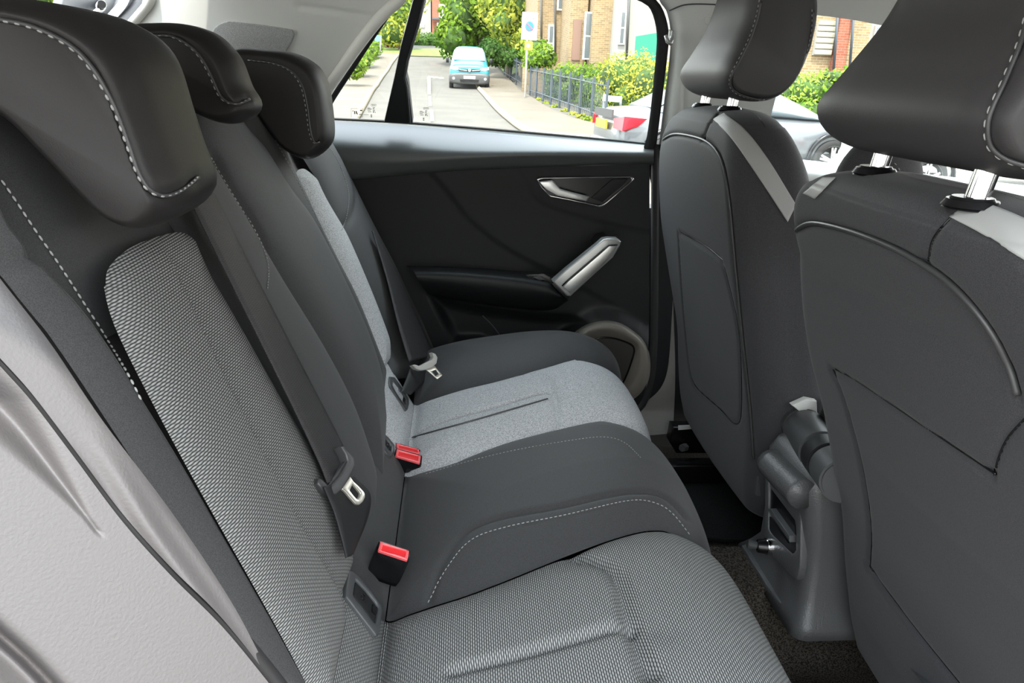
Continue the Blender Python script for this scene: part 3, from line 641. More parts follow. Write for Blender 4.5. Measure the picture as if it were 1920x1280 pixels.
# ---- head restraints
def restraint(name, label, loop, Y0, Y1, rnd, mt, group, inset=.012, taper=0.0, crown=.0, dome=0, n=90, ns=36):
    c = (loop.min(0)+loop.max(0))/2; t = thing(name, label, 'head restraint', (c[0], (Y0+Y1)/2, loop[:, 1].min()), group)
    Lp = crom([tuple(p) for p in loop], n, True); loops = []
    ym = (Y0+Y1)/2; hw = (Y1-Y0)/2
    nrm = np.roll(Lp, -2, 0)-np.roll(Lp, 2, 0); nrm = np.stack([nrm[:, 1], -nrm[:, 0]], 1); nrm /= np.linalg.norm(nrm, axis=1)[:, None]+1e-9
    if np.sum(Lp[:, 0]*np.roll(Lp[:, 1], -1)-np.roll(Lp[:, 0], -1)*Lp[:, 1]) < 0: nrm = -nrm
    for _ in range(6): nrm = (np.roll(nrm, 1, 0)+nrm*2+np.roll(nrm, -1, 0))/4
    for a in np.linspace(-1, 1, ns+1):
        y = ym+hw*sin(a*pi/2); q = abs(y-ym); d = max(0, q-(hw-rnd))/rnd
        L = Lp+nrm*(inset*sqrt(max(0, 1-d*d))-.004)+(np.array([crown, 0])*(1-(q/hw)**2))
        z0_, z1_ = loop[:, 1].min(), loop[:, 1].max()
        loops.append([(p[0], Y0+(y-Y0)*(1-taper*max(0, (p[1]-z0_-.03)/(z1_-z0_))), p[1]) for p in L])
    b = loft('cushion', loops, mt, t); return t, b
def loopY(L, Y): return np.array([PY(x, y, Y)[[0, 2]] for x, y in L])
nearL = loopY([(235, 225), (262, 300), (290, 365), (285, 395), (250, 418), (205, 405), (160, 365), (90, 290), (0, 205), (-170, 110), (-250, 40), (-210, -10), (-80, 5), (30, 22), (120, 50), (190, 105)], .50)
farL = loopY([(596, 190), (602, 250), (596, 272), (575, 290), (556, 288), (530, 272), (505, 240), (470, 190), (430, 140), (415, 112), (440, 100), (480, 102), (530, 108), (570, 128), (588, 155)], 1.10)
midLp = loopY([(410, 120), (430, 170), (448, 197), (440, 212), (415, 220), (385, 214), (340, 190), (290, 140), (230, 100), (225, 62), (270, 56), (320, 58), (365, 72), (392, 95)], .79)
GH = 'rear head restraints'
hN, hNb = restraint('head_restraint', 'large black rear head restraint nearest the camera, top left', nearL, .492, .625, .04, M['vinyl'], GH, crown=.004)
hM, hMb = restraint('head_restraint', 'smaller black rear head restraint in the middle of the three', midLp, .785, .868, .035, M['vinyl'], GH, crown=.004)
hF, hFb = restraint('head_restraint', 'black rear head restraint farthest away, beside the quarter glass', farL, 1.09, 1.185, .035, M['vinyl'], GH, crown=.004)
def hseam(root, body, px, n=80, pipe=.0016, **k):
    bv = bvh_of(body); P, N = drape(bv, px, .0006, n)
    if len(P) > 5:
        P = smooth_pts(P, 3); groove_obj(body, P, .0035, .0025); tube('piping', P-N*.0006, pipe, M['piping'], root, 6)
        P2, N2 = drape(bv, [(x-k.get('dx', 4), y+k.get('dy', 0)) for x, y in px], .0004, n)
        if len(P2) > 5: stitches('seam_stitching', smooth_pts(P2, 3), N2, M['thread'], root, k.get('pitch', .0062), k.get('r', .0009), k.get('L', .0038))
hseam(hN, hNb, [(-5, 36), (60, 50), (130, 84), (175, 130), (212, 195), (238, 262), (258, 320), (280, 356), (310, 368), (345, 355), (372, 332)], dx=4, dy=1)
hseam(hM, hMb, [(290, 67), (320, 68), (350, 82), (375, 105), (395, 140), (412, 178), (428, 192), (448, 195), (468, 186)], r=.0008, dx=3)
hseam(hF, hFb, [(470, 113), (510, 118), (545, 132), (566, 160), (576, 200), (582, 245), (590, 268), (600, 266)], r=.0008, dx=3)
for t, x, y, z in ((hN, -.36, .55, 1.10), (hN, -.36, .66, 1.10), (hM, -.36, .83, 1.10), (hM, -.36, .92, 1.10), (hF, -.36, 1.15, 1.10), (hF, -.36, 1.25, 1.10)):
    cyl('post', (x, y, z-.03), (x+.01, y, z+.06), .006, .006, M['chrome'], t, 12)

# ---- belts
BO = Prof([BR.at(0, s, .030)[[0, 2]] for s in np.linspace(0, BR.L, 16)])
def belt(name, L, R, prof, mt, parent, n=60, m=8):
    A = crom([prof.pt(p) for p in L], n); Bb = crom([prof.pt(p) for p in R], n); V = []; UV = []
    for i in range(n):
        for j in range(m):
            t = j/(m-1); q = A[i]*(1-t)+Bb[i]*t; V.append(prof.at(q[0], q[1], .0015*sin(pi*t))); UV.append((t*.047, i/n*.5))
    o = link_mesh(name, V, grid_faces(n, m, True), mt, parent, uv=UV)
    s = o.modifiers.new('s', 'SOLIDIFY'); s.thickness = .0016; return o
b1 = thing('seat_belt', 'dark seat belt hanging over the near seat back, its buckle tongue beside the middle seat', 'seat belt', tuple(BO.at(.75, BO.L*.6)))
belt('webbing', [(330, 310), (352, 360), (430, 520), (520, 700), (598, 862), (615, 905)], [(372, 300), (398, 352), (495, 545), (580, 710), (650, 848), (660, 880)], BO, M['belt'], b1)
belt('lower_webbing', [(608, 912), (628, 960), (642, 1010), (650, 1045)], [(664, 893), (694, 925), (690, 970), (662, 1040)], BO, M['rubber'], b1, 30, 8)
P0 = BO.at(*BO.hit(640, 905), .010); TN = np.array([.75, -.45, .48])
def TP(L, off=0.0, P0=P0, TN=TN): return [PP(x, y, P0, TN, off) for x, y in L]
cres = [(640, 837), (646, 836), (655, 846), (665, 857), (667, 871), (661, 886), (655, 898), (642, 917), (632, 926), (620, 929), (605, 919), (595, 906), (599, 896), (605, 897), (615, 907), (623, 909), (640, 888), (653, 865), (649, 852)]
plate('tongue_grip', TP(cres, .008), -TN*.012, M['beltplast'], b1, .0022)['label'] = 'grey plastic grip of the tongue'
plate('tongue_bar', TP([(616, 908), (652, 858), (655, 861), (622, 910)], .004), -TN*.003, M['beltplast'], b1, .0006)
def ringpx(name, outer, inner, mt, parent, off, th, f, tn, bev=.0006, n=40):
    a = resample(outer+[outer[0]], n+1)[:n]; b = resample(inner+[inner[0]], n+1)[:n]
    return ring(name, f(a, off), f(b, off), -np.array(tn)*th, mt, parent, bev)
ringpx('tongue_blade', [(657, 893), (663, 902), (673, 911), (684, 923), (685, 931), (681, 940), (674, 946), (668, 945), (658, 934), (648, 922), (641, 916)], [(662, 907), (668, 914), (676, 924), (675, 930), (671, 936), (668, 934), (662, 927), (656, 919)], M['steel'], b1, .002, .003, TP, TN)
b2 = thing('seat_belt', 'black seat belt with sun glare painted on its tongue, hanging beside the far rear seat back', 'seat belt', tuple(BO.at(1.35, BO.L*.7)))
belt('webbing', [(698, 432), (725, 520), (745, 600), (768, 678)], [(702, 436), (748, 520), (786, 600), (816, 666)], BO, M['belt'], b2)
belt('lower_webbing', [(770, 690), (762, 712), (752, 735)], [(815, 690), (800, 712), (770, 740)], BO, M['rubber'], b2, 20, 6)
P1 = PY(805, 688, 1.20); TN2 = np.array([.5, -.75, .45])
TQ = lambda L, off=0.0: TP(L, off, P1, TN2)
plate('tongue_grip', TQ([(773, 684), (780, 691), (789, 694), (799, 693), (811, 689), (819, 681), (821, 670), (817, 663), (810, 660), (813, 668), (810, 674), (799, 680), (787, 686), (779, 683)], .006), -TN2*.012, mat('sunlit_tongue_grip', (.45, .45, .42), .35), b2, .002)['label'] = 'plastic grip of the tongue, sun glare painted into its colour'  # pale colour imitates the sun's glare on this grip
ringpx('tongue_blade', [(799, 693), (807, 689), (815, 685), (822, 694), (830, 703), (825, 707), (820, 711), (810, 702)], [(810, 696), (814, 694), (817, 693), (820, 697), (823, 701), (820, 703), (817, 705), (813, 700)], M['steel'], b2, .002, .003, TQ, TN2)

# ---- buckles
def buckle(label, red, down, depth_px, Yc, group):
    """red: the four pixel corners of the button face; body drops from it"""
    t = thing('seat_belt_buckle', label, 'buckle', tuple(PY(*down, Yc)), group)
    n = np.array([.25, -.35, .9]); p0 = PY(*np.mean(red, axis=0), Yc)
    f = lambda L, off=0.0: [PP(x, y, p0, n, off) for x, y in L]
    c = np.mean(red, axis=0); grow = lambda k: [tuple(c+(np.array(p)-c)*k) for p in red]
    A = f(grow(1.08), -.001); dn = PY(*down, Yc+.005)-np.mean(A, axis=0)
    rows = []
    for s, w in ((0, .96), (.03, 1.0), (.4, 1.02), (.8, 1.0), (1.0, .92)):
        cc = np.mean(A, axis=0)+dn*s; L = [cc+(a-np.mean(A, axis=0))*w for a in A]
        q = []
        for i in range(4):
            a, b2_ = L[i], L[(i+1) % 4]; q += [a+(b2_-a)*u for u in (.06, .5, .94)]
        rows.append(crom(q, 32, True))
    loft('casing', rows, M['black'], t)
    ringpx('button_rim', [tuple(p) for p in grow(.98)], [tuple(c+(np.array(p)-c)*np.array([.78, .66])) for p in red], M['pink'], t, .003, .004, f, n, .001, 40)
    plate('release_button', f([tuple(c+(np.array(p)-c)*.85) for p in red], .0012), -n/np.linalg.norm(n)*.003, M['red'], t)
    return t
GB = 'rear seat belt buckles'
buckle('single red-topped black buckle beside the near isofix cover', [(713, 1014), (768, 1032), (765, 1050), (708, 1031)], (716, 1082), 60, .66, GB)
buckle('red-topped buckle at the front of the touching pair, middle of the bench', [(744, 841), (790, 854), (788, 868), (741, 854)], (762, 895), 60, .93, GB)
buckle('red-topped buckle at the back of the touching pair, half hidden', [(743, 830), (786, 842), (789, 852), (744, 840)], (765, 872), 60, .962, GB)
# ---- isofix covers
def cover(label, outer, inner, icon, hole, s):
    h = CU.hit(*np.mean(outer, axis=0)); p0 = CU.at(*h, .006); n = CU.at(*h, 1.0)-CU.at(*h, 0.0)
    f = lambda L, off=0.0: [PP(x, y, p0, n, off) for x, y in L]
    t = thing('isofix_cover', label, 'anchor cover', tuple(p0), 'child seat anchor covers')
    ringpx('cover_rim', outer, inner, M['plasticmid'], t, .004, .010, f, n, .002, 48)
    plate('cover_flap', f(inner, .001), -n*.003, M['plastic'], t, .0006)['label'] = 'hinged dark flap'
    P = f([(icon[0]+4*s*cos(a)*.8, icon[1]+6*s*sin(a)) for a in np.linspace(0, 2*pi, 18)[:-1]], .0015)
    tube('child_seat_icon', P, .0005, M['black'], t, 5, closed=True)
    plate('finger_hole', f(hole, .002), -n*.002, M['black'], t)
cover('large grey plastic anchor cover on the near ribbed seat, beside the single buckle', [(655, 1069), (662, 1069), (674, 1079), (698, 1107), (717, 1135), (718, 1146), (712, 1189), (707, 1191), (688, 1167), (650, 1117), (649, 1107)], [(668, 1085), (690, 1108), (706, 1128), (711, 1138), (706, 1168), (702, 1166), (684, 1142), (663, 1116)], (681, 1118), [(699, 1132), (708, 1138), (708, 1150), (704, 1152), (698, 1146)], 1.0)
cover('small grey anchor cover on the far seat, near the far belt tongue', [(731, 705), (740, 706), (752, 722), (767, 746), (768, 757), (765, 769), (761, 768), (745, 745), (731, 724), (730, 715)], [(738, 713), (750, 727), (762, 747), (762, 758), (756, 754), (744, 736), (737, 723)], (749, 730), [(757, 742), (761, 748), (759, 752), (756, 748)], .6)
cover('half-hidden grey anchor cover behind the pair of buckles', [(710, 809), (718, 809), (730, 820), (741, 834), (740, 846), (735, 856), (727, 851), (711, 830), (708, 819)], [(720, 816), (728, 824), (736, 835), (735, 846), (729, 843), (719, 829)], (728, 834), [(732, 838), (735, 840), (734, 844), (731, 842)], .6)

# ================================================================ FAR REAR DOOR
door = thing('door_1', 'dark far rear door panel with chrome-rimmed lever recess, silver pull and speaker', 'door', (.1, 1.56, .37), kind='structure')
row0 = [(560, 219), (615, 223), (740, 229), (860, 238), (1000, 250), (1130, 262), (1226, 272)]
row1 = [(560, 255), (615, 262), (740, 270), (860, 276), (1000, 278), (1130, 280), (1226, 283)]
row2 = [(560, 275), (650, 290), (760, 296), (870, 292), (1000, 288), (1130, 288), (1226, 290)]
row3 = [(560, 320), (650, 318), (760, 312), (860, 304), (1000, 298), (1130, 298), (1226, 298)]
row4 = [(560, 345), (650, 336), (760, 325), (850, 318), (1000, 311), (1130, 307), (1226, 304)]
patch('shelf_trim', [PYs(row0, 1.60), PYs(row1, 1.535), PYs(row2, 1.522), PYs(row3, 1.525), PYs(row4, 1.535), PYs([(x, y+5) for x, y in row4], 1.56)], M['sillshelf'], door, 70, 40)
link_mesh('shelf_end', [PY(1226, 272, 1.60), PY(1226, 283, 1.535), PY(1226, 304, 1.535), PY(1226, 304, 1.60)], [(0, 1, 2, 3)], M['sillshelf'], door)
tube('shelf_glass_seal', [PY(x, y-1, 1.598) for x, y in crom(row0, 40)], .0025, M['rubber'], door, 6)
e1 = linedist([(700, 230), (815, 330), (880, 410), (950, 465), (1040, 512), (1130, 560), (1218, 604), (1300, 640)])
e2 = linedist([(940, 280), (985, 330), (1000, 365), (1040, 390), (1130, 415), (1240, 440)])
def sstep(x): x = min(1, max(0, x)); return x*x*(3-2*x)
def inpoly(x, y, P):
    c = False; n = len(P)
    for i in range(n):
        x1, y1 = P[i]; x2, y2 = P[i-1]
        if (y1 > y) != (y2 > y) and x < (x2-x1)*(y-y1)/(y2-y1)+x1: c = not c
    return c
def pdist(x, y, P):
    d = 1e9
    for i in range(len(P)):
        a = np.array(P[i]); b = np.array(P[i-1]); ab = b-a; t = min(1, max(0, ((x-a[0])*ab[0]+(y-a[1])*ab[1])/(ab@ab+1e-9)))
        d = min(d, float(np.hypot(x-a[0]-t*ab[0], y-a[1]-t*ab[1])))
    return d if inpoly(x, y, P) else -d
pocket = [(806, 552), (900, 575), (1000, 588), (1070, 592), (1100, 606), (1060, 628), (1030, 660), (960, 665), (900, 640), (850, 640)]
spkarea = [(1040, 700), (1050, 655), (1080, 622), (1115, 600), (1155, 600), (1192, 620), (1216, 648), (1222, 690), (1212, 735), (1180, 760), (1100, 760)]
def doorY(x, y):
    a = sstep((e1(x, y)+4)/9); b = 0
    Y = 1.548+.0022*a
    if y < 460: Y -= .0016*(1-sstep((e2(x, y)+4)/9))*(1 if x > 900 else 0)
    Y += .030*sstep((pdist(x, y, pocket)+6)/22)
    Y -= .020*sstep((pdist(x, y, spkarea)+30)/40)
    return Y
B4 = [(x, y+3) for x, y in row4]
quad_patch('door_lining', B4[:-1]+[(1218, 306)], [(560, 800), (1100, 800), (1185, 770)], [(560, 347), (560, 800)], [(1218, 306), (1217, 560), (1214, 700), (1204, 748), (1185, 770)], M['plastic'], door, 130, 110, lambda x, y: PY(x, y, doorY(x, y)))
# door edge gap seal
tube('edge_seal', PYs(crom([(1232, 270), (1229, 300), (1228, 480), (1226, 640), (1218, 720), (1200, 764), (1170, 775)], 40), 1.556), .009, M['rubber'], door, 8)
# armrest
patch('armrest', [PYs([(760, 498), (850, 500), (950, 506), (1036, 516), (1056, 545)], 1.552), PYs([(772, 505), (850, 506), (950, 514), (1030, 526), (1052, 548)], 1.50), PYs([(778, 512), (850, 515), (950, 524), (1025, 536), (1050, 552)], 1.478), PYs([(786, 528), (850, 536), (950, 548), (1030, 556), (1054, 558)], 1.478), PYs([(800, 548), (850, 556), (950, 570), (1030, 576), (1064, 562)], 1.51), PYs([(806, 552), (850, 562), (950, 577), (1030, 582), (1066, 564)], 1.556)], M['plastic'], door, 60, 40)
plate('switch_bezel', [PY(x, y, 1.492) for x, y in [(985, 515), (1020, 513), (1040, 523), (1046, 532), (1010, 529), (992, 524)]], (0, .006, 0), M['black'], door, .0012)
plate('window_switch', [PY(x, y, 1.488) for x, y in [(1001, 520), (1012, 518), (1022, 524), (1012, 526)]], (0, .004, 0), M['plasticmid'], door, .001)['label'] = 'small grey window switch'
# pull handle
ph = plate('pull_handle', PYs([(1036, 528), (1060, 507), (1122, 457), (1131, 449), (1140, 447), (1158, 448), (1165, 453), (1163, 461), (1150, 483), (1120, 510), (1070, 556), (1062, 555)], 1.462), (0, .022, 0), M['silverp'], door, .004)
ph['label'] = 'slanted satin silver pull handle'
gi = plate('grip_insert', PYs([(1056, 538), (1066, 527), (1130, 472), (1142, 461), (1157, 460), (1146, 482), (1118, 507), (1070, 550)], 1.4585), (0, .004, 0), M['silver'], ph, .0012)
tube('grip_groove', PYs([(1054, 536), (1064, 526), (1128, 471), (1141, 460), (1158, 459)], 1.4595), .0014, M['black'], ph, 6)
plate('handle_base', PYs([(1034, 532), (1042, 528), (1066, 557), (1062, 562)], 1.472), (0, .05, 0), M['black'], door, .001)
plate('handle_mount', PYs([(1116, 462), (1124, 450), (1140, 445), (1150, 452), (1130, 470)], 1.485), (0, .06, 0), M['black'], door, .002)
# lever recess
oz = [(1006, 336), (1014, 333), (1100, 331.5), (1186, 331), (1190, 336), (1162, 361), (1136, 384), (1126, 389), (1106, 384), (1066, 375), (1030, 368), (1014, 351)]
ic = np.mean(oz, axis=0)
izn = [tuple(ic+(np.array(p)-ic)*np.array([.955, .90])) for p in oz]
ringpx('recess_rim', oz, izn, M['chrome'], door, -.0, .008, lambda L, off=0: [PY(x, y, 1.536) for x, y in L], (0, -1, 0), .0015, 72)
plate('recess_plate', PYs(izn, 1.546), (0, .01, 0), M['black'], door)
plate('recess_wing', PYs([(1108, 371), (1148, 336), (1178, 335), (1130, 379), (1122, 376)], 1.543), (0, .006, 0), M['plastic'], door, .001)
lv = plate('release_lever', PYs([(1010, 341), (1036, 338), (1044, 345), (1051, 354), (1078, 362), (1106, 369), (1099, 378), (1070, 373), (1044, 368), (1023, 356)], 1.524), (0, .009, 0), M['silver'], door, .0025)
lv['label'] = 'brushed silver release lever'
# speaker
so = dens([(1046, 668), (1072, 628), (1112, 604), (1155, 603), (1190, 622), (1212, 648), (1218, 690), (1208, 728), (1182, 752), (1140, 770), (1090, 760), (1052, 720)], 60)
si = dens([(1088, 672), (1100, 650), (1122, 634), (1150, 634), (1178, 643), (1188, 651), (1188, 664), (1176, 700), (1163, 723), (1140, 730), (1110, 722), (1092, 700)], 60)
so = np.array(so); si = np.array(si)
def mixl(t, Y): return [PY(x, y, Y) for x, y in so*(1-t)+si*t]
loft('speaker_surround', [mixl(-.05, 1.55), mixl(.05, 1.515), mixl(.2, 1.502), mixl(.45, 1.500), mixl(.62, 1.503), mixl(.72, 1.512), mixl(.95, 1.516), mixl(1.0, 1.524)], M['spk_sunlit'], door, caps=False)['label'] = 'raised speaker surround, sunlight painted into its colour'
tube('grille_gap', [PY(x, y, 1.514) for x, y in si], .0022, M['black'], door, 6, closed=True)
plate('speaker_grille', [PY(x, y, 1.515) for x, y in si[::2]], (0, .006, 0), M['grille'], door)
plate('grille_divider', PYs([(1110, 704), (1168, 713), (1166, 718), (1110, 709)], 1.513), (0, .003, 0), M['spk_sunlit'], door, .0006)
tube('lower_crease', [PY(x, y, doorY(x, y)-.001) for x, y in crom([(905, 592), (925, 612), (950, 646)], 12)], .0012, M['plasticmid'], door, 6)
plate('belt_side_trim', PYs([(640, 430), (700, 430), (760, 500), (800, 560), (860, 665), (780, 760), (640, 760)], 1.60), (0, .02, 0), M['plastic'], door)

# ================================================================ FRONT SEATS
SL = [(1.115, 1.25, 1.14, .425, .445, .02), (1.110, 1.31, 1.08, .405, .462, .03), (1.097, 1.36, 1.035, .393, .472, .04), (1.070, 1.40, 1.0, .386, .485, .045), (1.03, 1.42, .98, .385, .50, .045), (.975, 1.43, .97, .391, .516, .045), (.90, 1.44, .965, .405, .535, .045),
      (.843, 1.445, .96, .419, .55, .05), (.75, 1.45, .96, .445, .57, .05), (.67, 1.45, .965, .466, .59, .05), (.58, 1.445, .97, .478, .61, .05), (.52, 1.435, .975, .486, .62, .05), (.475, 1.42, .98, .496, .63, .045)]
def front_seat(label, dX, dY, dz):
    t = thing('front_car_seat', label, 'car seat', (.6+dX(.5), 1.2+dY, .30), 'front seats')
    A = np.array(SL); zz = np.linspace(0, 1, 90); rows = crom([tuple(a) for a in A], 190)
    loops = []
    for (z, yf, yn, xr, xf, r) in rows:
        z2 = z+dz; d = dX(z2); L = []
        for cx, cy, a0 in ((xr+r, yn+r, pi), (xf-r, yn+r, 1.5*pi), (xf-r, yf-r, 0), (xr+r, yf-r, .5*pi)):
            r2 = min(r, (xf-xr)/2-.001, (yf-yn)/2-.001); cx2 = xr+r2 if cx < (xr+xf)/2 else xf-r2; cy2 = yn+r2 if a0 in (pi, 1.5*pi) else yf-r2
            for a in np.linspace(a0, a0+pi/2, 14): L.append((cx2+r2*cos(a), cy2+r2*sin(a)))
        P = resample(np.array(L+[L[0]]), 301)[:300]
        ym = (yf+yn)/2; hw = (yf-yn)/2
        loops.append([(p[0]+d - (.010*(1-((p[1]-ym)/hw)**2) if p[0] < (xr+xf)/2 else 0), p[1]+dY, z2) for p in P])
    b = loft('backrest', loops, M['backcloth'], t)
    # seat base and side valance
    d = dX(.5)
    box('seat_base', (.80+d, 1.21+dY, .50+dz), (.50, .42, .13), M['seatcloth'], t, .04)
    box('seat_pan', (.78+d, 1.21+dY, .41+dz*.5), (.40, .36, .08), M['black'], t, .01)
    for yy in (1.04, 1.38): box('rail', (.72+d, yy+dY, .335+.0), (.56, .035, .05), M['black'], t, .006)
    return t, b
fs1, fb1 = front_seat('dark cloth front passenger seat with a grey side stripe, next to the far pillar', lambda z: 0.0, 0.0, 0.0)
fs2, fb2 = front_seat('dark cloth driver seat back filling the right of the photo', lambda z: float(np.interp(z, [.4, .51, .62, .78, .91, .98, 1.06, 1.2], [.05, .045, .034, .018, -.004, -.014, -.05, -.055])), -.65, -.031)
def gseam(root, body, px, w=.004, dep=.004, n=90, pipe=None, st=False, **k):
    bv = bvh_of(body); P, N = drape(bv, px, 0.0, n)
    if len(P) < 5: return
    P = smooth_pts(P, 3); groove_obj(body, P, w, dep)
    if pipe: tube('piping', P-N*pipe*.3, pipe, M['piping'], root, 6)
    else: tube('seam', P-N*(dep*.8), .0010, M['black'], root, 5)
    if st: stitches('seam_stitching', P+N*.0004+np.array([0, 0, k.get('dz', .004)]), N, k.get('th', M['plasticmid']), root, .006, .0007, .004)
def decal(name, body, T, B, L, R, mt, root, off=.0012, nu=14, nv=40):
    """thin cover laid on a surface inside a pixel outline"""
    T, B, L, R = [crom(c, 60) for c in (T, B, L, R)]; G = coons(T, B, L, R, nu, nv); bv = bvh_of(body); V = []; last = None
    for i in range(nu):
        for j in range(nv):
            P, N = drape(bv, [tuple(G[i, j])], off)
            if len(P): last = P[0]
            V.append(last)
    o = link_mesh(name, V, grid_faces(nu, nv), mt, root); s = o.modifiers.new('s', 'SOLIDIFY'); s.thickness = .001; s.offset = 0; return o
PL = [(1234, 275), (1246, 258), (1262, 250), (1300, 256), (1325, 265), (1345, 285), (1358, 320), (1368, 390), (1378, 500), (1392, 640), (1405, 760), (1412, 860)]
gseam(fs1, fb1, PL, pipe=.0022)
gseam(fs1, fb1, [(1346, 212), (1330, 232), (1318, 262)])
gseam(fs1, fb1, [(1274, 436), (1320, 462), (1352, 488)], .0035, .004)
gseam(fs1, fb1, [(1271, 436), (1276, 520), (1284, 620), (1296, 712), (1318, 740), (1350, 768), (1384, 798), (1388, 700), (1380, 600), (1354, 490)], .0035, .003)
decal('side_stripe', fb1, [(1338, 224), (1358, 213)], [(1476, 416), (1492, 384)], [(1338, 224), (1372, 260), (1415, 322), (1476, 416)], [(1358, 213), (1398, 245), (1440, 300), (1492, 384)], M['stripe'], fs1)['label'] = 'light grey vinyl stripe'
gseam(fs1, fb1, [(1462, 206), (1490, 226), (1512, 262), (1530, 315), (1540, 350)], .003, .002, st=True, dz=0, th=M['thread'])
DL = [(1478, 470), (1488, 438), (1502, 424), (1524, 418), (1580, 430), (1650, 455), (1710, 485), (1770, 525), (1820, 575), (1860, 630), (1890, 690), (1905, 740)]
gseam(fs2, fb2, DL, pipe=.0026)
gseam(fs2, fb2, [(1560, 694), (1600, 716), (1660, 757), (1740, 812), (1858, 892)], .0035, .005)
gseam(fs2, fb2, [(1558, 694), (1578, 740), (1604, 830), (1622, 920), (1630, 1000), (1628, 1060)], .0035, .004)
gseam(fs2, fb2, [(1858, 892), (1866, 858), (1884, 820), (1925, 775)], .004, .004)
gseam(fs2, fb2, [(1626, 1060), (1660, 1110), (1720, 1190), (1800, 1290)], .004, .005)
gseam(fs2, fb2, [(1785, 398), (1760, 425), (1742, 455), (1736, 490)], .003, .003)
decal('side_stripe', fb2, [(1782, 408), (1824, 382)], [(1960, 512), (1960, 432)], [(1782, 408), (1840, 438), (1900, 474), (1960, 512)], [(1824, 382), (1850, 385), (1900, 404), (1960, 432)], M['stripe'], fs2)['label'] = 'light grey vinyl stripe'
wc = PY(1648, 330, .80); rows_ = []
for a in np.linspace(-pi/2+.05, pi/2-.05, 16):
    rows_.append([(wc[0]+.052*cos(a)*cos(t), wc[1]+.026*sin(a), wc[2]-.015+.062*cos(a)**.6*sin(t)) for t in np.linspace(0, 2*pi, 33)[:-1]])
sw = loft('side_wing', rows_, M['backcloth'], fs2)
seam(fs2, bvh_of(sw), [(1668, 300), (1680, 310), (1688, 325), (1692, 340)], 20, r=.0007)
decal('side_stripe', fb2, [(1508, 362), (1545, 334)], [(1530, 372), (1568, 334)], [(1508, 362), (1530, 372)], [(1545, 334), (1568, 334)], M['stripe'], fs2, nv=8)
# lower plastic valances of the seat backs
def valance(root, px, Yf, Yn, mt): return plate('lower_valance', [PY(x, y, Yf if k in (0, 3) else Yn) for k, (x, y) in enumerate(px)], (.02, 0, 0), mt, root, .004)
valance(fs1, [(1290, 752), (1420, 892), (1416, 930), (1296, 800)], 1.42, .99, M['plasticmid'])
valance(fs2, [(1634, 1128), (1822, 1330), (1770, 1330), (1640, 1172)], .74, .50, M['plasticmid'])
GF = 'front head restraints'
ploop = loopY([(1427, -25), (1412, 50), (1388, 105), (1368, 148), (1378, 176), (1410, 190), (1452, 190), (1487, 162), (1513, 108), (1527, 45), (1524, -10), (1508, -60), (1470, -80), (1440, -65)], 1.08)
ploop = ploop+np.array([0, .008])
hP, hPb = restraint('head_restraint', 'black front passenger head restraint between the pillar and the driver side', ploop, 1.075, 1.33, .05, M['headcloth'], GF, taper=.5)
dl = ploop+np.array([-.062, -.030])
hD, hDb = restraint('head_restraint', 'large black driver head restraint cut off at the top right corner', dl, .425, .675, .05, M['headcloth'], GF, taper=.5)
hseam(hP, hPb, [(1427, 2), (1420, 35), (1406, 75), (1386, 115), (1371, 145), (1372, 165), (1390, 178), (1425, 187), (1455, 184), (1485, 163), (1510, 115), (1524, 60), (1525, 20)], dx=3, r=.0007)
hseam(hD, hDb, [(1925, 40), (1912, 85), (1885, 150), (1860, 205), (1852, 240), (1858, 275), (1885, 298), (1925, 312)], dx=4, r=.0009, L=.0045, pitch=.007)
for (t, x0, y0, Y, bd) in ((hP, 1311, 200, 1.27, fb1), (hP, 1361, 204, 1.135, fb1), (hD, 1628, 322, .62, fb2), (hD, 1812, 357, .47, fb2)):
    b = PY(x0, y0, Y); h = bvh_of(bd).ray_cast(Vector((b[0]+.006, b[1], 1.4)), Vector((0, 0, -1)))[0]; zt = h.z if h else b[2]
    cyl('post', (b[0]+.004, b[1], zt-.03), (b[0]+.020, b[1], zt+.085), .0078, .0078, M['chrome'], t, 20)
    cyl('guide_sleeve', (b[0]+.006, b[1], zt-.003), (b[0]+.006, b[1], zt+.005), .020, .015, M['black'], t, 28, .002)

# ================================================================ CONSOLE between the front seats
con = thing('centre_console', 'grained dark grey centre console end with a tray slot and a round socket', 'console', (.55, .87, .43))
sec = []
for (z, x0, x1, y0, y1, r) in ((.425, .470, .75, .765, .995, .02), (.440, .482, .75, .775, .985, .02), (.47, .490, .75, .795, .965, .02), (.55, .487, .75, .800, .960, .02), (.610, .478, .75, .803, .957, .02), (.635, .474, .75, .806, .954, .02), (.655, .482, .75, .812, .948, .02), (.665, .500, .75, .82, .94, .02)):
    L = []
    for cx, cy, a0 in ((x0+r, y0+r, pi), (x1-r, y0+r, 1.5*pi), (x1-r, y1-r, 0), (x0+r, y1-r, .5*pi)):
        for a in np.linspace(a0, a0+pi/2, 6): L.append((cx+r*cos(a), cy+r*sin(a), z))
    sec.append(L)
cb = loft('body', sec, M['console'], con)
bvk = bvh_of(cb)
plate('foot_flange', [PZ(x, y, .437) for x, y in [(1391, 1022), (1424, 1006), (1470, 1050), (1540, 1095), (1600, 1120), (1578, 1142), (1540, 1150), (1490, 1146), (1462, 1128), (1440, 1100)]], (0, 0, -.008), M['console'], con, .002)
rf = lambda L, off: [PP(x, y, (.486, .9, .53), (-1, 0, .02), off) for x, y in L]
ro = [(1434, 872), (1446, 868), (1494, 928), (1502, 945), (1500, 1060), (1494, 1090), (1440, 1035), (1434, 1015)]
ri_ = [(1441, 888), (1449, 884), (1490, 938), (1492, 948), (1492, 1030), (1486, 1040), (1444, 1000), (1440, 990)]
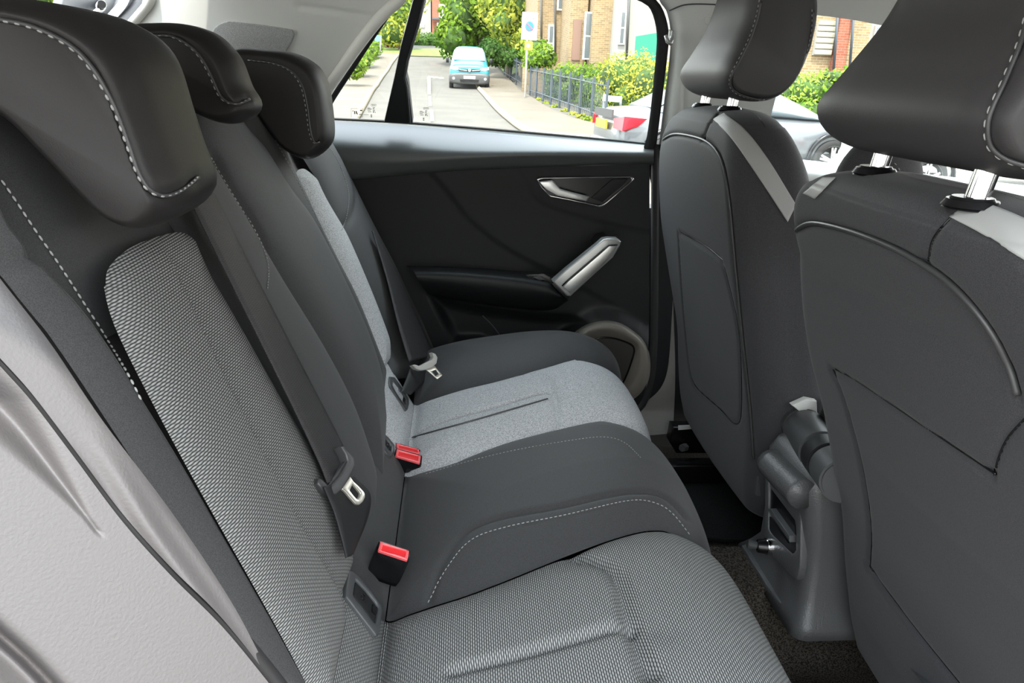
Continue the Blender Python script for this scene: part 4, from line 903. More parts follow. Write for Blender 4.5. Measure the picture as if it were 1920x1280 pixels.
ringpx('rear_bezel', ro, ri_, M['console'], con, .006, .010, rf, (-1, 0, 0), .002, 48)
plate('tray_recess', rf([(1442, 890), (1450, 886), (1490, 940), (1491, 1012), (1440, 955)], .0025), (.001, 0, 0), M['black'], con)
plate('tray_lip', rf([(1438, 954), (1444, 953), (1480, 1004), (1480, 1016)], .012), (.010, 0, 0), M['plasticmid'], con, .001)
plate('socket_panel', rf([(1438, 962), (1478, 1018), (1491, 1016), (1492, 1060), (1486, 1075), (1440, 1030)], .004), (.003, 0, 0), M['plastic'], con)
sk = PP(1447, 1024, (.486, .9, .53), (-1, 0, .02), .004); skc = Vector(sk)
cyl('socket_ring', skc, skc+Vector((-.010, 0, 0)), .0135, .0125, M['chrome'], con, 24, .001)
c_ = cyl('socket_cap', skc+Vector((-.008, 0, 0)), skc+Vector((-.022, .002, 0)), .0115, .010, M['black'], con, 24, .001)
cyl('socket_knob', skc+Vector((-.022, .003, 0)), skc+Vector((-.036, .006, .001)), .0055, .0075, M['plasticmid'], con, 20, .001)
lip = tube('top_lip', [PP(x, y, (.475, .9, .64), (-1, 0, .5), 0) for x, y in crom([(1444, 866), (1474, 897), (1506, 928)], 12)], [.021]*12, M['console'], con, 16)
arm = thing('folding_armrest', 'grey armrest with a rounded hinge barrel between the front seats', 'armrest', (.53, .87, .68))
a0 = PY(1478, 788, .965); a1 = PY(1556, 898, .76)
d_ = a1-a0
for k, (u0, u1, r0) in enumerate(((0, .10, .030), (.105, .55, .031), (.56, .74, .0305), (.75, 1.0, .030))):
    cyl('hinge_barrel' if k != 2 else 'hinge_band', a0+d_*u0+np.array([.02, 0, -.005]), a0+d_*u1+np.array([.02, 0, -.005]), r0, r0, M['plasticmid'] if k != 2 else M['plastic'], arm, 40, .003)
box('armrest_lid', (.70, .865, .70), (.32, .16, .045), M['vinyl'], arm, .015)
plate('lid_edge', PYs([(1485, 760), (1512, 748), (1532, 752), (1534, 800), (1520, 790), (1500, 772)], .95), (0, .01, 0), M['trim'], arm, .002)

# footwell
fm = plate('floor_mat', [PZ(x, y, .312) for x, y in [(1225, 884), (1300, 886), (1352, 892), (1450, 915), (1460, 1000), (1400, 1012), (1330, 1008), (1240, 1040), (1215, 960)]], (0, 0, -.008), M['mat'], None, .002)
tag(fm, 'flat dark grey mat in the far rear footwell', 'floor mat')
br = thing('seat_bracket', 'black seat rail bracket with a round bolt on the carpet by the far sill', 'bracket', tuple(PZ(1285, 840, .33)))
plate('bracket_plate', [PY(x, y, 1.44) for x, y in [(1262, 800), (1300, 800), (1310, 818), (1330, 850), (1268, 850), (1256, 830)]], (0, .03, 0), M['black'], br, .003)
bb = PY(1285, 838, 1.43); cyl('bolt', bb, bb+np.array([-.012, -.012, .004]), .010, .009, M['plasticmid'], br, 6, .001)
plate('bracket_label', [PY(x, y, 1.437) for x, y in [(1272, 798), (1297, 797), (1297, 804), (1272, 806)]], (0, .002, 0), M['trim'], br)

# ================================================================ OUTSIDE
M['asphalt'] = mat('asphalt', (.080, .071, .059), .9, var=.12, vscale=.8, bump=.2, bscale=60)
M['paving'] = mat('pavement', (.105, .086, .062), .9, var=.15, vscale=.6)
M['kerb'] = mat('kerb_stone', (.26, .22, .15), .85)
M['paint'] = mat('road_paint', (.30, .30, .25), .7)
M['grass'] = mat('verge_grass', (.10, .14, .02), .95, var=.3, vscale=2.0)
M['tan'] = brick_mat('tan_brick', (.27, .19, .095), (.19, .13, .062), (.32, .26, .19))
M['redb'] = brick_mat('red_brick', (.28, .085, .045), (.21, .06, .03), (.22, .15, .12))
M['render'] = mat('white_render', (.30, .295, .27), .85)
M['wframe'] = mat('white_frame', (.62, .62, .60), .5)
M['cream'] = mat('cream_slat', (.36, .33, .24), .7)
M['pane'] = mat('dark_pane', (.10, .12, .13), .1, spec=.8)
M['roof'] = mat('roof_tile', (.20, .12, .09), .8)
M['leafg'] = leaf_mat('leaves_green', (.05, .12, .015), (.20, .30, .04), .5)
M['leafy'] = leaf_mat('leaves_yellow', (.16, .22, .03), (.40, .40, .07), .6)
M['leafd'] = leaf_mat('leaves_deep', (.03, .08, .02), (.12, .20, .05), .7)
M['leafr'] = leaf_mat('leaves_reddish', (.22, .09, .04), (.34, .20, .06), 1.0)
M['bark'] = mat('bark', (.10, .07, .045), .9)
M['fence'] = mat('fence_paint', (.05, .065, .08), .5)
M['teal'] = mat('teal_paint', (.010, .24, .32), .25, .1, coat=.5)
M['silvercar'] = mat('silver_car_paint', (.13, .14, .15), .28, .3, coat=.6)
M['carglass'] = mat('car_glass', (.16, .2, .22), .06, spec=.9)
M['bumper'] = mat('grey_bumper', (.06, .06, .06), .5)
M['tyre'] = mat('tyre', (.02, .02, .02), .8)
M['alloy'] = mat('alloy', (.55, .56, .57), .3, .7)
M['lamp'] = mat('lamp_lens', (.7, .72, .72), .12, spec=.8)
M['taillight'] = mat('tail_light_lens', (.70, .015, .03), .15, spec=.7)
M['yplate'] = mat('yellow_plate', (.72, .50, .04), .5); M['wplate'] = mat('white_plate', (.75, .75, .72), .5)
TY = [-20, 12, 18, 23, 30, 36, 45, 65, 90, 140]; TZ = [-.25, -.25, -.12, .08, .33, .50, 1.15, 3.3, 5.2, 6]
def gz(y): return float(np.interp(y, TY, TZ))
def G(px, py):
    d = ray(px, py); t0 = 0
    for t in np.arange(4, 160, .25):
        p = EYE+d*t
        if p[2] < gz(p[1]): 
            lo, hi = t-.25, t
            for _ in range(20):
                m = (lo+hi)/2; q = EYE+d*m
                if q[2] < gz(q[1]): hi = m
                else: lo = m
            return EYE+d*hi
    return EYE+d*160
ys = np.concatenate([np.linspace(-12, 12, 10), np.linspace(13, 66, 60), np.linspace(70, 140, 12)]); xs = np.linspace(-70, 90, 60)
g_ = link_mesh('ground', [(x, y, gz(y)) for x in xs for y in ys], grid_faces(60, len(ys), True), M['asphalt']); tag(g_, 'grey asphalt road running away uphill', 'road', kind='structure')
def ribbon(name, A, Bb, lift, mt, n=60, m=8, label=None, cat=None, kind='structure'):
    A = crom([G(*p)[:2] for p in A], n); Bb = crom([G(*p)[:2] for p in Bb], n); V = []
    for i in range(n):
        for j in range(m): q = A[i]*(1-j/(m-1))+Bb[i]*j/(m-1); V.append((q[0], q[1], gz(q[1])+lift))
    o = link_mesh(name, V, grid_faces(n, m), mt)
    bm = bmesh.new(); bm.from_mesh(o.data); bmesh.ops.recalc_face_normals(bm, faces=bm.faces[:]); bm.to_mesh(o.data); bm.free()
    if label: tag(o, label, cat, kind=kind)
    return o
kl = [(640, 262), (679, 203), (706, 162), (730, 126), (746, 104)]; kr = [(1260, 290), (1120, 268), (1020, 258), (985, 247), (958, 228), (930, 203), (900, 170), (892, 152)]
ribbon('pavement', kl, [(380, 262), (520, 203), (600, 155), (655, 120), (705, 101)], .10, M['paving'], label='pinkish pavement left of the road, seen through the quarter glass', cat='pavement')
ribbon('pavement', kr, [(1300, 262), (1180, 246), (1120, 238), (1072, 226), (1030, 208), (990, 182), (955, 152), (935, 134)], .10, M['paving'], label='grey pavement right of the road beside the railings', cat='pavement')
for L_, lab in ((kl, 'pale kerb on the left of the road'), (kr, 'pale kerb curving round the right corner')):
    P = [G(*p) for p in L_]; P = crom(P, 60); P = np.array([(p[0], p[1], gz(p[1])+.045) for p in P])
    k = tube('kerb', P, .11, M['kerb'], None, 4); tag(k, lab, 'kerb', kind='structure')
ribbon('verge', [(700, 103), (780, 106), (850, 108), (900, 112)], [(700, 90), (780, 92), (850, 93), (900, 96)], .05, M['grass'], label='bright grass verge at the end of the road', cat='grass', n=30)
ribbon('verge', [(925, 118), (938, 132), (950, 146)], [(955, 112), (968, 122), (975, 138)], .14, M['grass'], label='grass patch behind the van beside the fence', cat='grass', n=20)
for i, (a, b, c, d) in enumerate((((801, 145), (807, 145), (808, 178), (802, 178)), ((803, 182), (808, 182), (809.5, 200), (804, 200)), ((806, 207), (812, 207), (814, 229), (807, 229)), ((803, 143), (832, 146), (832, 148.5), (803, 146)))):
    P = [G(*p) for p in (a, b, c, d)]
    o = plate('road_marking', [(p[0], p[1], gz(p[1])+.02) for p in P], (0, 0, -.01), M['paint'])
    tag(o, ['longest white dash painted on the road, left of the van', 'short white dash nearer than the longest dash', 'nearest white road dash, by the glass marks', 'thin white line across the road left of the van'][i], 'road marking')
# foliage
def foliage(name, blobs, n, size, mt, parent=None, seed=0, squash=.6):
    r = np.random.default_rng(seed); vol = np.array([b[1][0]*b[1][1]*b[1][2] for b in blobs])**.67; vol /= vol.sum(); V = []; Fc = []
    for (c, rad), k in zip(blobs, (vol*n).astype(int)):
        d = r.normal(size=(k, 3)); d /= np.linalg.norm(d, axis=1)[:, None]; rr = r.uniform(.55, 1.06, (k, 1))
        P = np.array(c)+d*rr*np.array(rad)
        for p, dd in zip(P, d):
            a = dd+r.normal(size=3)*.6; a /= np.linalg.norm(a); t = np.cross(a, r.normal(size=3)); t /= np.linalg.norm(t)+1e-9; b = np.cross(a, t); s = size*r.uniform(.6, 1.4)
            i = len(V); V += [p-t*s, p-b*s*squash, p+t*s, p+b*s*squash]; Fc.append((i, i+1, i+2, i+3))
    o = link_mesh(name, V, Fc, mt, parent, smooth=False); o['kind'] = 'stuff' if parent else ''
    if not parent: del o['kind']
    return o
def bpx(px, py, Y, rx, ry=None, rz=None): return (tuple(PY(px, py, Y)), (rx, ry or rx, rz or rx))
def tree(name, label, cat, blobs, n, size, mt, trunk=None, seed=0, group=None):
    c = np.mean([b[0] for b in blobs], axis=0); t = thing(name, label, cat, (c[0], c[1], gz(c[1])), group)
    foliage('foliage', blobs, n, size, mt, t, seed)
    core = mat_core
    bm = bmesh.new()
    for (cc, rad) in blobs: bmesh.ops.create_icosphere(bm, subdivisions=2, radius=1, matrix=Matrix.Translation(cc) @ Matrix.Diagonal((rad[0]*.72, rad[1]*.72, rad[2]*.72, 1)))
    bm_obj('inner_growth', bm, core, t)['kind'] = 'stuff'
    if trunk:
        x, y, z = trunk[0]; tube('trunk', crom([(x, y, gz(y)-.1), (x+.1, y, (gz(y)+z)/2), (x, y, z)], 10), np.linspace(trunk[1], trunk[1]*.6, 10), M['bark'], t, 10)
    return t
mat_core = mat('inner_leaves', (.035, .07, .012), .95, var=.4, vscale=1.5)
tree('broadleaf_tree', 'large green tree directly behind the teal van', 'tree', [bpx(890, -20, 52, 2.4), bpx(862, 30, 51, 1.4, 1.5, 1.6), bpx(905, 25, 52, 1.9), bpx(850, 75, 50, 1.2, 1.2, 1.2), bpx(930, 60, 53, 1.7), bpx(880, 70, 53, 1.5), bpx(835, 60, 50, .7), bpx(910, -70, 54, 3)], 9000, .16, M['leafg'], (tuple(PY(900, 40, 52)), .28), 1)
tree('broadleaf_tree', 'yellow-green tree left of the parking sign', 'tree', [bpx(965, 10, 44, 1.6), bpx(945, 45, 43, 1.0), bpx(975, 50, 44, 1.1), bpx(950, 80, 43, .9), bpx(985, 85, 42, .8), bpx(930, 15, 45, 1.1), bpx(1000, -20, 45, 1.6), bpx(960, -60, 45, 2.2)], 8000, .13, M['leafy'], (tuple(PY(955, 60, 44)), .2), 2)
tree('shrub', 'dark bush under the trees right of the van', 'shrub', [bpx(918, 98, 42, .7), bpx(940, 105, 42, .6), bpx(962, 108, 41, .5)], 1600, .10, M['leafd'], None, 3)
tree('shrub', 'bright bush right of the parking sign pole', 'shrub', [bpx(1005, 98, 33, .7, .7, .6), bpx(1022, 108, 32, .5), bpx(1000, 115, 32, .45)], 1500, .08, M['leafg'], None, 4)
tree('broadleaf_tree', 'yellowish tree seen through the quarter glass', 'tree', [bpx(748, 35, 60, 1.3, 1.3, 1.5), bpx(735, 60, 59, 1.2), bpx(757, 20, 60, 1.0), bpx(765, 55, 60, 1.0), bpx(770, -20, 62, 1.8)], 3500, .14, M['leafy'], (tuple(PY(748, 70, 60)), .15), 5)
tree('shrub', 'reddish bush below the yellowish tree', 'shrub', [bpx(716, 62, 62, 1.1, 1, .9), bpx(735, 75, 62, .8)], 1200, .12, M['leafr'], None, 6)
tree('hedge', 'long hedge behind the verge at the end of the road', 'hedge', [bpx(x, 84, 66, 1.1, 1, .95) for x in range(775, 880, 18)], 4000, .12, M['leafd'], None, 7)
tree('hedge', 'low leafy hedge at the left edge of the pavement', 'hedge', [bpx(x, y, Y, .7, 1.2, .6) for x, y, Y in ((700, 88, 52), (688, 98, 46), (675, 110, 40), (660, 122, 34))], 2600, .09, M['leafg'], None, 8)
tree('shrub', 'green bush with yellow tips behind the railings', 'shrub', [bpx(x, y, Y, r) for x, y, Y, r in ((1035, 146, 30, .42), (1060, 138, 29, .45), (1090, 146, 28, .55), (1120, 150, 27, .6), (1105, 165, 26.5, .5), (1075, 165, 28.5, .4), (1135, 190, 25, .6), (1040, 170, 31, .5), (1065, 185, 29.5, .5), (1110, 195, 27, .6))], 5000, .055, M['leafg'], None, 9)
tree('hedge', 'tall yellow-green hedge behind the street name sign', 'hedge', [bpx(x, y, Y, r) for x, y, Y, r in ((1160, 150, 23, .8), (1195, 148, 23, .85), (1225, 165, 22, .85), (1180, 190, 22.5, .75), (1215, 200, 22, .8), (1250, 180, 22, 1.0), (1155, 185, 23, .6))], 7000, .05, M['leafy'], None, 10)
tree('shrub', 'low weeds along the foot of the railings', 'plants', [bpx(x, y, Y, .20, .15, .13) for x, y, Y in ((1010, 190, 29.3), (1025, 196, 27.6), (1042, 203, 26), (1060, 211, 24.4), (1075, 217, 23.3), (1090, 222, 22.2), (1104, 227, 21.3), (1118, 232, 20.4))], 1300, .05, M['leafy'], None, 11)
hb = []
for i, x in enumerate(range(1380, 1760, 26)): hb += [bpx(x, 178+3*sin(i), 17, .62, .6, .5), bpx(x+8, 222, 16.6, .6, .6, .5)]
tree('hedge', 'bright clipped hedge seen between the front head restraints', 'hedge', hb+[bpx(1600, 142, 17, .5, .4, .22), bpx(1560, 146, 17, .4, .4, .2)], 14000, .045, leaf_mat('leaves_hedge', (.10, .20, .02), (.30, .42, .07), 2.5), None, 12)
# greenery behind the car
tree('shrub', 'sunlit bush behind the car in the top left corner', 'shrub', [((-6.5, 8.0, 1.9), (1.2, 1.2, 1.2)), ((-5.2, 9.5, 2.2), (1.1, 1.1, 1.2)), ((-8.2, 9.0, 2.2), (1.3, 1.2, 1.4))], 5000, .06, M['leafy'], None, 13)
# buildings
def bldg(name, label, boxes, mt, group=None):
    c = boxes[0]; t = thing(name, label, 'building', (c[0][0], c[1][0], gz(c[1][0])), group)
    for (x, y, z, m2) in boxes:
        bm = bmesh.new(); bmesh.ops.create_cube(bm, size=1)
        bmesh.ops.transform(bm, matrix=Matrix.Translation(((x[0]+x[1])/2, (y[0]+y[1])/2, (z[0]+z[1])/2)) @ Matrix.Diagonal((x[1]-x[0], y[1]-y[0], z[1]-z[0], 1)), verts=bm.verts)
        bm_obj('wall', bm, m2 or mt, t, smooth=False)
    return t
def win(parent, px0, py0, px1, py1, Y, mull=1, mt=None):
    a = PY(px0, py0, Y); b = PY(px1, py1, Y); x0, x1 = sorted((a[0], b[0])); z0, z1 = sorted((a[2], b[2])); f = .05*Y/25
    w = box('window', ((x0+x1)/2, Y-.02, (z0+z1)/2), (x1-x0, .12, z1-z0), mt or M['wframe'], parent, smooth=False)
    for k in range(mull+1):
        u0 = x0+f+(x1-x0-f)*k/(mull+1); u1 = x0+(x1-x0-f)*(k+1)/(mull+1)
        for q0, q1 in ((z0+f, (z0+z1)/2-f/2), ((z0+z1)/2+f/2, z1-f)):
            p = link_mesh('pane', [(u0, Y-.095, q0), (u1, Y-.095, q0), (u1, Y-.095, q1), (u0, Y-.095, q1)], [(0, 1, 2, 3)], M['pane'], None, smooth=False)
            p.parent = w; p.location = -world_loc(w)
    return w
def X_(px, Y, py=60): return float(PY(px, py, Y)[0])
t1 = bldg('brick_building', 'tan brick building right of the parking sign, stepped facade with tall windows', [((X_(1006, 36), X_(1068, 36)), (36, 46), (0, 12), None), ((X_(1068, 33), X_(1100, 33)), (33, 46), (0, 12), None), ((X_(1104, 33), X_(1152, 33)), (32, 46), (0, 12), None), ((X_(990, 42), X_(1012, 42)), (42, 50), (0, 12), M['render'])], M['tan'])
win(t1, 1028, 46, 1037, 116, 36, 0); win(t1, 1097, 22, 1107, 112, 32.6, 0); win(t1, 1046, -30, 1056, 20, 36, 0)
box('doorway', (X_(1082, 33, 60), 32.97, PY(1082, 75, 33)[2]), (.35, .08, 1.6), M['roof'], t1)
for p_ in (1015, 1041): tube('downpipe', [PY(p_, -40, 35.9), PY(p_, 110, 35.9)], .05, M['bumper'], t1, 6)
t2 = bldg('rendered_building', 'white rendered building with a thin downpipe at the right edge of the far door glass', [((X_(1155, 31), X_(1262, 31)), (31, 42), (0, 13), None)], M['render'])
win(t2, 1163, 20, 1170, 84, 31, 0); tube('downpipe', [PY(1181, -30, 30.9), PY(1174, 125, 30.9)], .05, M['bumper'], t2, 6)
gp = plate('green_screen', PYs([(1193, 68), (1240, 60), (1240, 125), (1190, 122)], 26), (0, .1, 0), mat('green_sheet', (.02, .20, .13), .7)); tag(gp, 'green sheeted panel above the hedge at the pillar', 'screen')
t3 = bldg('brick_house', 'red brick house with white windows and balconies above the van', [((X_(810, 78), X_(858, 78)), (78, 88), (3, 10.6), None)], M['redb'])
xa, xb = X_(806, 78), X_(862, 78)
link_mesh('roof', [(xa, 77.5, 10.5), ((xa+xb)/2, 77.5, 12.6), (xb, 77.5, 10.5), (xa, 88, 10.5), ((xa+xb)/2, 88, 12.6), (xb, 88, 10.5)], [(0, 1, 4, 3), (1, 2, 5, 4), (0, 2, 1), (3, 4, 5)], M['redb'], t3, smooth=False)
win(t3, 823, 8, 837, 35, 78, 1); win(t3, 819, 42, 833, 68, 78, 1)
for yy in (36, 68): box('balcony', (X_(826, 77, yy), 77.3, PY(826, yy, 77)[2]), (1.6, 1.2, .15), M['fence'], t3)
t4 = bldg('gabled_house', 'cream rendered house wall with a small dark window left of the red brick house', [((X_(772, 80), X_(808, 80)), (80, 92), (3, 13), None)], M['render'])
win(t4, 788, 44, 796, 52, 80, 1)
t4b = bldg('terrace_house', 'pale house roof line behind the quarter glass tree', [((X_(700, 95), X_(790, 95)), (95, 105), (3, 11.2), None)], M['redb'])
t5 = bldg('brick_flats', 'tan brick flats with a pale shutter seen between the front head restraints', [((X_(1440, 24), X_(1632, 24)), (24, 34), (-.3, 9), None), ((X_(1632, 25), X_(1760, 25)), (25, 34), (-.3, 9), M['render']), ((X_(1569, 23.9), X_(1592, 23.9)), (23.8, 24), (-.3, 9), M['redb'])], M['tan'])
sh = box('shutter', ((X_(1527, 24, 70)+X_(1562, 24, 70))/2, 23.96, (PY(1540, 42, 24)[2]+PY(1540, 104, 24)[2])/2), (X_(1562, 24, 70)-X_(1527, 24, 70), .1, PY(1540, 42, 24)[2]-PY(1540, 104, 24)[2]), M['render'], t5)
for k in range(6):
    z = PY(1540, 104-k*11, 24)[2]; b_ = box('shutter_slat', ((X_(1528, 24, 70)+X_(1561, 24, 70))/2, 23.88, z+.09), (X_(1561, 24, 70)-X_(1528, 24, 70), .04, .135), M['cream'], None, .01); b_.parent = sh; b_.location = -world_loc(sh)
for p_ in (1567, 1597): tube('downpipe', [PY(p_+6, 0, 23.7), PY(p_-4, 130, 23.7)], .045, M['fence'], t5, 6)
win(t5, 1640, 48, 1662, 76, 25, 0)
# railings
def railing(label, a, b, nb, hpx):
    A = G(*a); B = G(*b); d = B-A; t = thing('railing', label, 'fence', tuple(A)); H = hpx
    for zz in (.15, H-.12):
        p = [A+d*u+np.array([0, 0, gz((A+d*u)[1])-(A+d*u)[2]+.1+zz]) for u in np.linspace(0, 1, 8)]; tube('rail', p, .018, M['fence'], t, 6)
    me = None
    for k in range(nb+1):
        q = A+d*k/nb; z = gz(q[1])+.1
        if k % 7 == 0: cyl('post', (q[0], q[1], z-.1), (q[0], q[1], z+H+.06), .035, .035, M['fence'], t, 8)
        else:
            if me is None: o = cyl('bar', (0, 0, 0), (0, 0, H), .011, .011, M['fence'], t, 6); me = o.data; o.location = Vector((q[0], q[1], z))-world_loc(t)
            else: o = bpy.data.objects.new('bar', me); COL.objects.link(o); o.parent = t; o.location = Vector((q[0], q[1], z))-world_loc(t)
    return t
railing('dark blue-grey railings on the far side of the brick pillar', (945, 144), (981, 168), 21, 1.15)
railing('long dark railings right of the sign pole', (993, 181), (1134, 238), 56, 1.05)
bp = G(983, 172); pl_ = box('fence_pillar', (bp[0], bp[1], gz(bp[1])+.65), (.22, .22, 1.3), M['tan'], None, .01); tag(pl_, 'short tan brick pillar between the two railings', 'pillar')
# parking zone sign
sp = thing('zone_sign', 'white parking zone sign with blue roundel on a pale pole, small yellow plate below', 'road sign', tuple(G(985, 180)))
ps = 29.0
tube('pole', [PY(984.5, 182, ps+.06), PY(989, 60, ps+.06), PY(990.5, 22, ps+.06)], .038, M['wframe'], sp, 10)
plate('sign_board', PYs([(979.5, 22), (1009, 24), (1006, 76), (977, 73.5)], ps), (0, .03, 0), M['wplate'], sp)
def disc(name, cx, cy, rx, ry, mt, Y, n=28): return plate(name, [PY(cx+rx*cos(a), cy+ry*sin(a), Y) for a in np.linspace(0, 2*pi, n+1)[:-1]], (0, .008, 0), mt, sp)
disc('roundel_ring', 993, 49.2, 8.6, 10, mat('sign_red', (.55, .10, .12), .5), ps-.010); disc('roundel', 993, 49.2, 7.3, 8.7, mat('sign_blue', (.02, .18, .62), .5), ps-.02)
plate('roundel_bar', PYs([(987.3, 44.5), (989, 42.6), (998.8, 54), (997, 56)], ps-.03), (0, .006, 0), bpy.data.materials['sign_red'], sp)
plate('yellow_plate', PYs([(984, 77), (999, 78), (998, 94.5), (983, 93.5)], ps), (0, .02, 0), M['yplate'], sp)
disc('plate_disc', 990.5, 85.5, 3.6, 4, M['wplate'], ps-.01, 16)
plate('sign_line', PYs([(979, 62.3), (1006.5, 63.6), (1006.5, 64.2), (979, 63)], ps-.01), (0, .004, 0), M['fence'], sp)
def text(name, body, p0, p1, mt, parent, Y):
    """flat lettering fitted between two pixel corners"""
    a = PY(*p0, Y); b = PY(*p1, Y); cu = bpy.data.curves.new(name, 'FONT'); cu.body = body; cu.extrude = .001
    o = bpy.data.objects.new(name+'_tmp', cu); COL.objects.link(o); bpy.context.view_layer.update()
    me = bpy.data.meshes.new_from_object(o.evaluated_get(bpy.context.evaluated_depsgraph_get())); bpy.data.objects.remove(o)
    co = np.array([v.co[:] for v in me.vertices]); lo, hi = co.min(0), co.max(0)
    for v in me.vertices:
        u = (v.co[0]-lo[0])/(hi[0]-lo[0]); w = (v.co[1]-lo[1])/(hi[1]-lo[1])
        v.co = Vector((a[0]+(b[0]-a[0])*u, Y-v.co[2], b[2]+(a[2]-b[2])*w))
    me.materials.clear(); me.materials.append(mt); q = bpy.data.objects.new(name, me); COL.objects.link(q); q.parent = parent; q.location = -world_loc(parent); return q
inkm = mat('sign_ink', (.03, .03, .03), .7)
text('lettering', 'Restricted', (981.5, 25), (1006, 29.5), inkm, sp, ps-.012); text('lettering', 'ZONE', (984.5, 31.5), (1002.5, 37), inkm, sp, ps-.012)
text('lettering', 'Mon - Sat', (983.5, 65), (1001.5, 68.2), inkm, sp, ps-.012); text('lettering', '8 am - 6 pm', (984, 70), (1000, 73), inkm, sp, ps-.012)
# street name plate
sg = thing('street_name_sign', 'low white street name plate on two grey posts by the hedge', 'street sign', tuple(G(1132, 234)))
for a, b in (((1134, 176), (1129, 232)), ((1164, 180), (1163, 205))): tube('post', [PY(*a, 20.1), PY(*b, 20.1)], .035, mat('post_grey', (.22, .24, .25), .5), sg, 8)
plate('name_plate', PYs([(1131, 178), (1162, 180.5), (1160.5, 191.5), (1130, 189)], 20), (0, .03, 0), M['wplate'], sg)
for u in range(5): plate('faint_letter', PYs([(1147+u*2.2, 183), (1148.2+u*2.2, 183.1), (1148+u*2.2, 187.5), (1147+u*2.2, 187.3)], 19.98), (0, .004, 0), M['kerb'], sg)
bs = thing('blue_sign', 'small blue road sign on a grey pole beyond the quarter glass', 'road sign', tuple(G(712, 96)))
plate('sign_board', PYs([(703, 65), (714, 66), (713, 78), (703, 77)], 48), (0, .04, 0), mat('pale_blue_sign', (.12, .25, .6), .5), bs); tube('pole', [PY(714, 66, 48.1), PY(713, 96, 48.1)], .04, M['wframe'], bs, 6)

# vehicles
def wheel(root, c, r, w, ax, spokes=5, alloy=True):
    """c centre of the outer face, ax outward unit vector in the XY plane"""
    c = np.array(c, float); ax = np.array(ax, float); t = np.array([-ax[1], ax[0], 0]); z = np.array([0, 0, 1.0])
    prof = [(.0, -.12), (.58, -.12), (.66, -.03), (.70, .0), (.78, .02), (.92, .0), (1.0, -.06), (1.0, -w/r+.06), (.9, -w/r), (0, -w/r)]
    loops = [[c+ax*(h*r)+(t*cos(a)+z*sin(a))*(rad*r+1e-4) for a in np.linspace(0, 2*pi, 33)[:-1]] for rad, h in prof]
    ty = loft('wheel', loops, M['tyre'], root)
    if alloy:
        V = []; Fc = []
        for k in range(spokes):
            a = 2*pi*k/spokes+.3
            for s in (-.13, .13):
                e = t*cos(a+s)+z*sin(a+s); p = np.cross(ax, e); b = len(V)
                for u, wd in ((.12, .07), (.70, .05)): V += [c+ax*(-.03*r)+e*u*r+p*wd*r, c+ax*(-.03*r)+e*u*r-p*wd*r]
                Fc.append((b, b+1, b+3, b+2))
        n = 24; b = len(V)
        for rad, h in ((.64, -.06), (.73, .01)): V += [c+ax*h*r+(t*cos(a)+z*sin(a))*rad*r for a in np.linspace(0, 2*pi, n+1)[:-1]]
        for i in range(n): Fc.append((b+i, b+(i+1) % n, b+n+(i+1) % n, b+n+i))
        b = len(V); V += [c+ax*(-.02*r)+(t*cos(a)+z*sin(a))*.16*r for a in np.linspace(0, 2*pi, 13)[:-1]]; Fc.append(tuple(range(b, b+12)))
        o = link_mesh('alloy_rim', V, Fc, M['alloy'], None, smooth=False); o.parent = ty; o.location = -world_loc(ty)
    return ty
def body_loft(name, secs, mt, parent, fn, n=40):
    """secs: (l, z0, z1, w_bottom, w_top); fn maps local (l,w,z) to world"""
    loops = []
    for (l, z0, z1, wb, wt) in secs:
        L = []
        for a in np.linspace(0, 2*pi, n+1)[:-1]:
            s, c = sin(a), cos(a); e = .45; v = np.sign(s)*abs(s)**e; h = np.sign(c)*abs(c)**e
            f = (v+1)/2; L.append(fn(l, h*(wb*(1-f)+wt*f), z0+(z1-z0)*f))
        loops.append(L)
    return loft(name, loops, mt, parent)
# teal van facing the camera
vb = PY(880, 165, 36.0); vz = gz(36)
van = thing('teal_van', 'teal van facing the car, parked on the road', 'van', (vb[0], 36, vz))
vf = lambda l, w, z: np.array([vb[0]+w+.0*l, 36.0+l, vz+z])
body_loft('body', [(0, .45, .80, .78, .80), (.03, .40, .98, .90, .88), (.12, .36, 1.10, .95, .90), (.45, .34, 1.20, .96, .90), (.80, .34, 1.28, .96, .88), (1.15, .34, 1.60, .96, .82), (1.55, .34, 1.88, .96, .76), (1.9, .34, 1.95, .96, .76), (4.6, .34, 1.95, .96, .78), (4.9, .5, 1.8, .9, .75)], M['teal'], van, vf)
body_loft('bumper', [(-.07, .30, .62, .74, .80), (-.05, .24, .70, .88, .90), (.05, .22, .76, .955, .96), (.3, .22, .74, .965, .965), (.5, .24, .5, .96, .96)], M['bumper'], van, vf)
vp = lambda L, m_, nm, th=.02: plate(nm, [vf(*p) for p in L], (0, th, 0), m_, van)
plate('windscreen', [vf(.84, -.74, 1.27), vf(.84, .74, 1.27), vf(1.18, .72, 1.62), vf(1.54, .62, 1.84), vf(1.54, -.62, 1.84), vf(1.18, -.72, 1.62)], (0, -.04, .03), M['carglass'], van)
for s in (-1, 1):
    plate('headlight', [vf(-.03+.06, s*.50, .93), vf(.0+.06, s*.88, 1.02), vf(.06, s*.91, .90), vf(.04, s*.70, .84), vf(-.02, s*.52, .86)], (0, -.05, 0), M['lamp'], van)
    plate('grille_bar', [vf(-.06, s*.12, .86), vf(-.05, s*.48, .885), vf(-.05, s*.48, .85), vf(-.06, s*.12, .81)], (0, .02, 0), M['silver'], van)
    cyl('fog_lamp', vf(-.09, s*.74, .48), vf(-.0, s*.74, .48), .06, .06, M['lamp'], van, 14)
    b_ = box('mirror', tuple(vf(.85, s*1.04, 1.28)), (.14, .14, .24), M['black'], van, .03)
    wheel(van, vf(.75, s*.95, .33), .33, .2, (s, 0, 0))
    wheel(van, vf(3.9, s*.95, .33), .33, .2, (s, 0, 0))
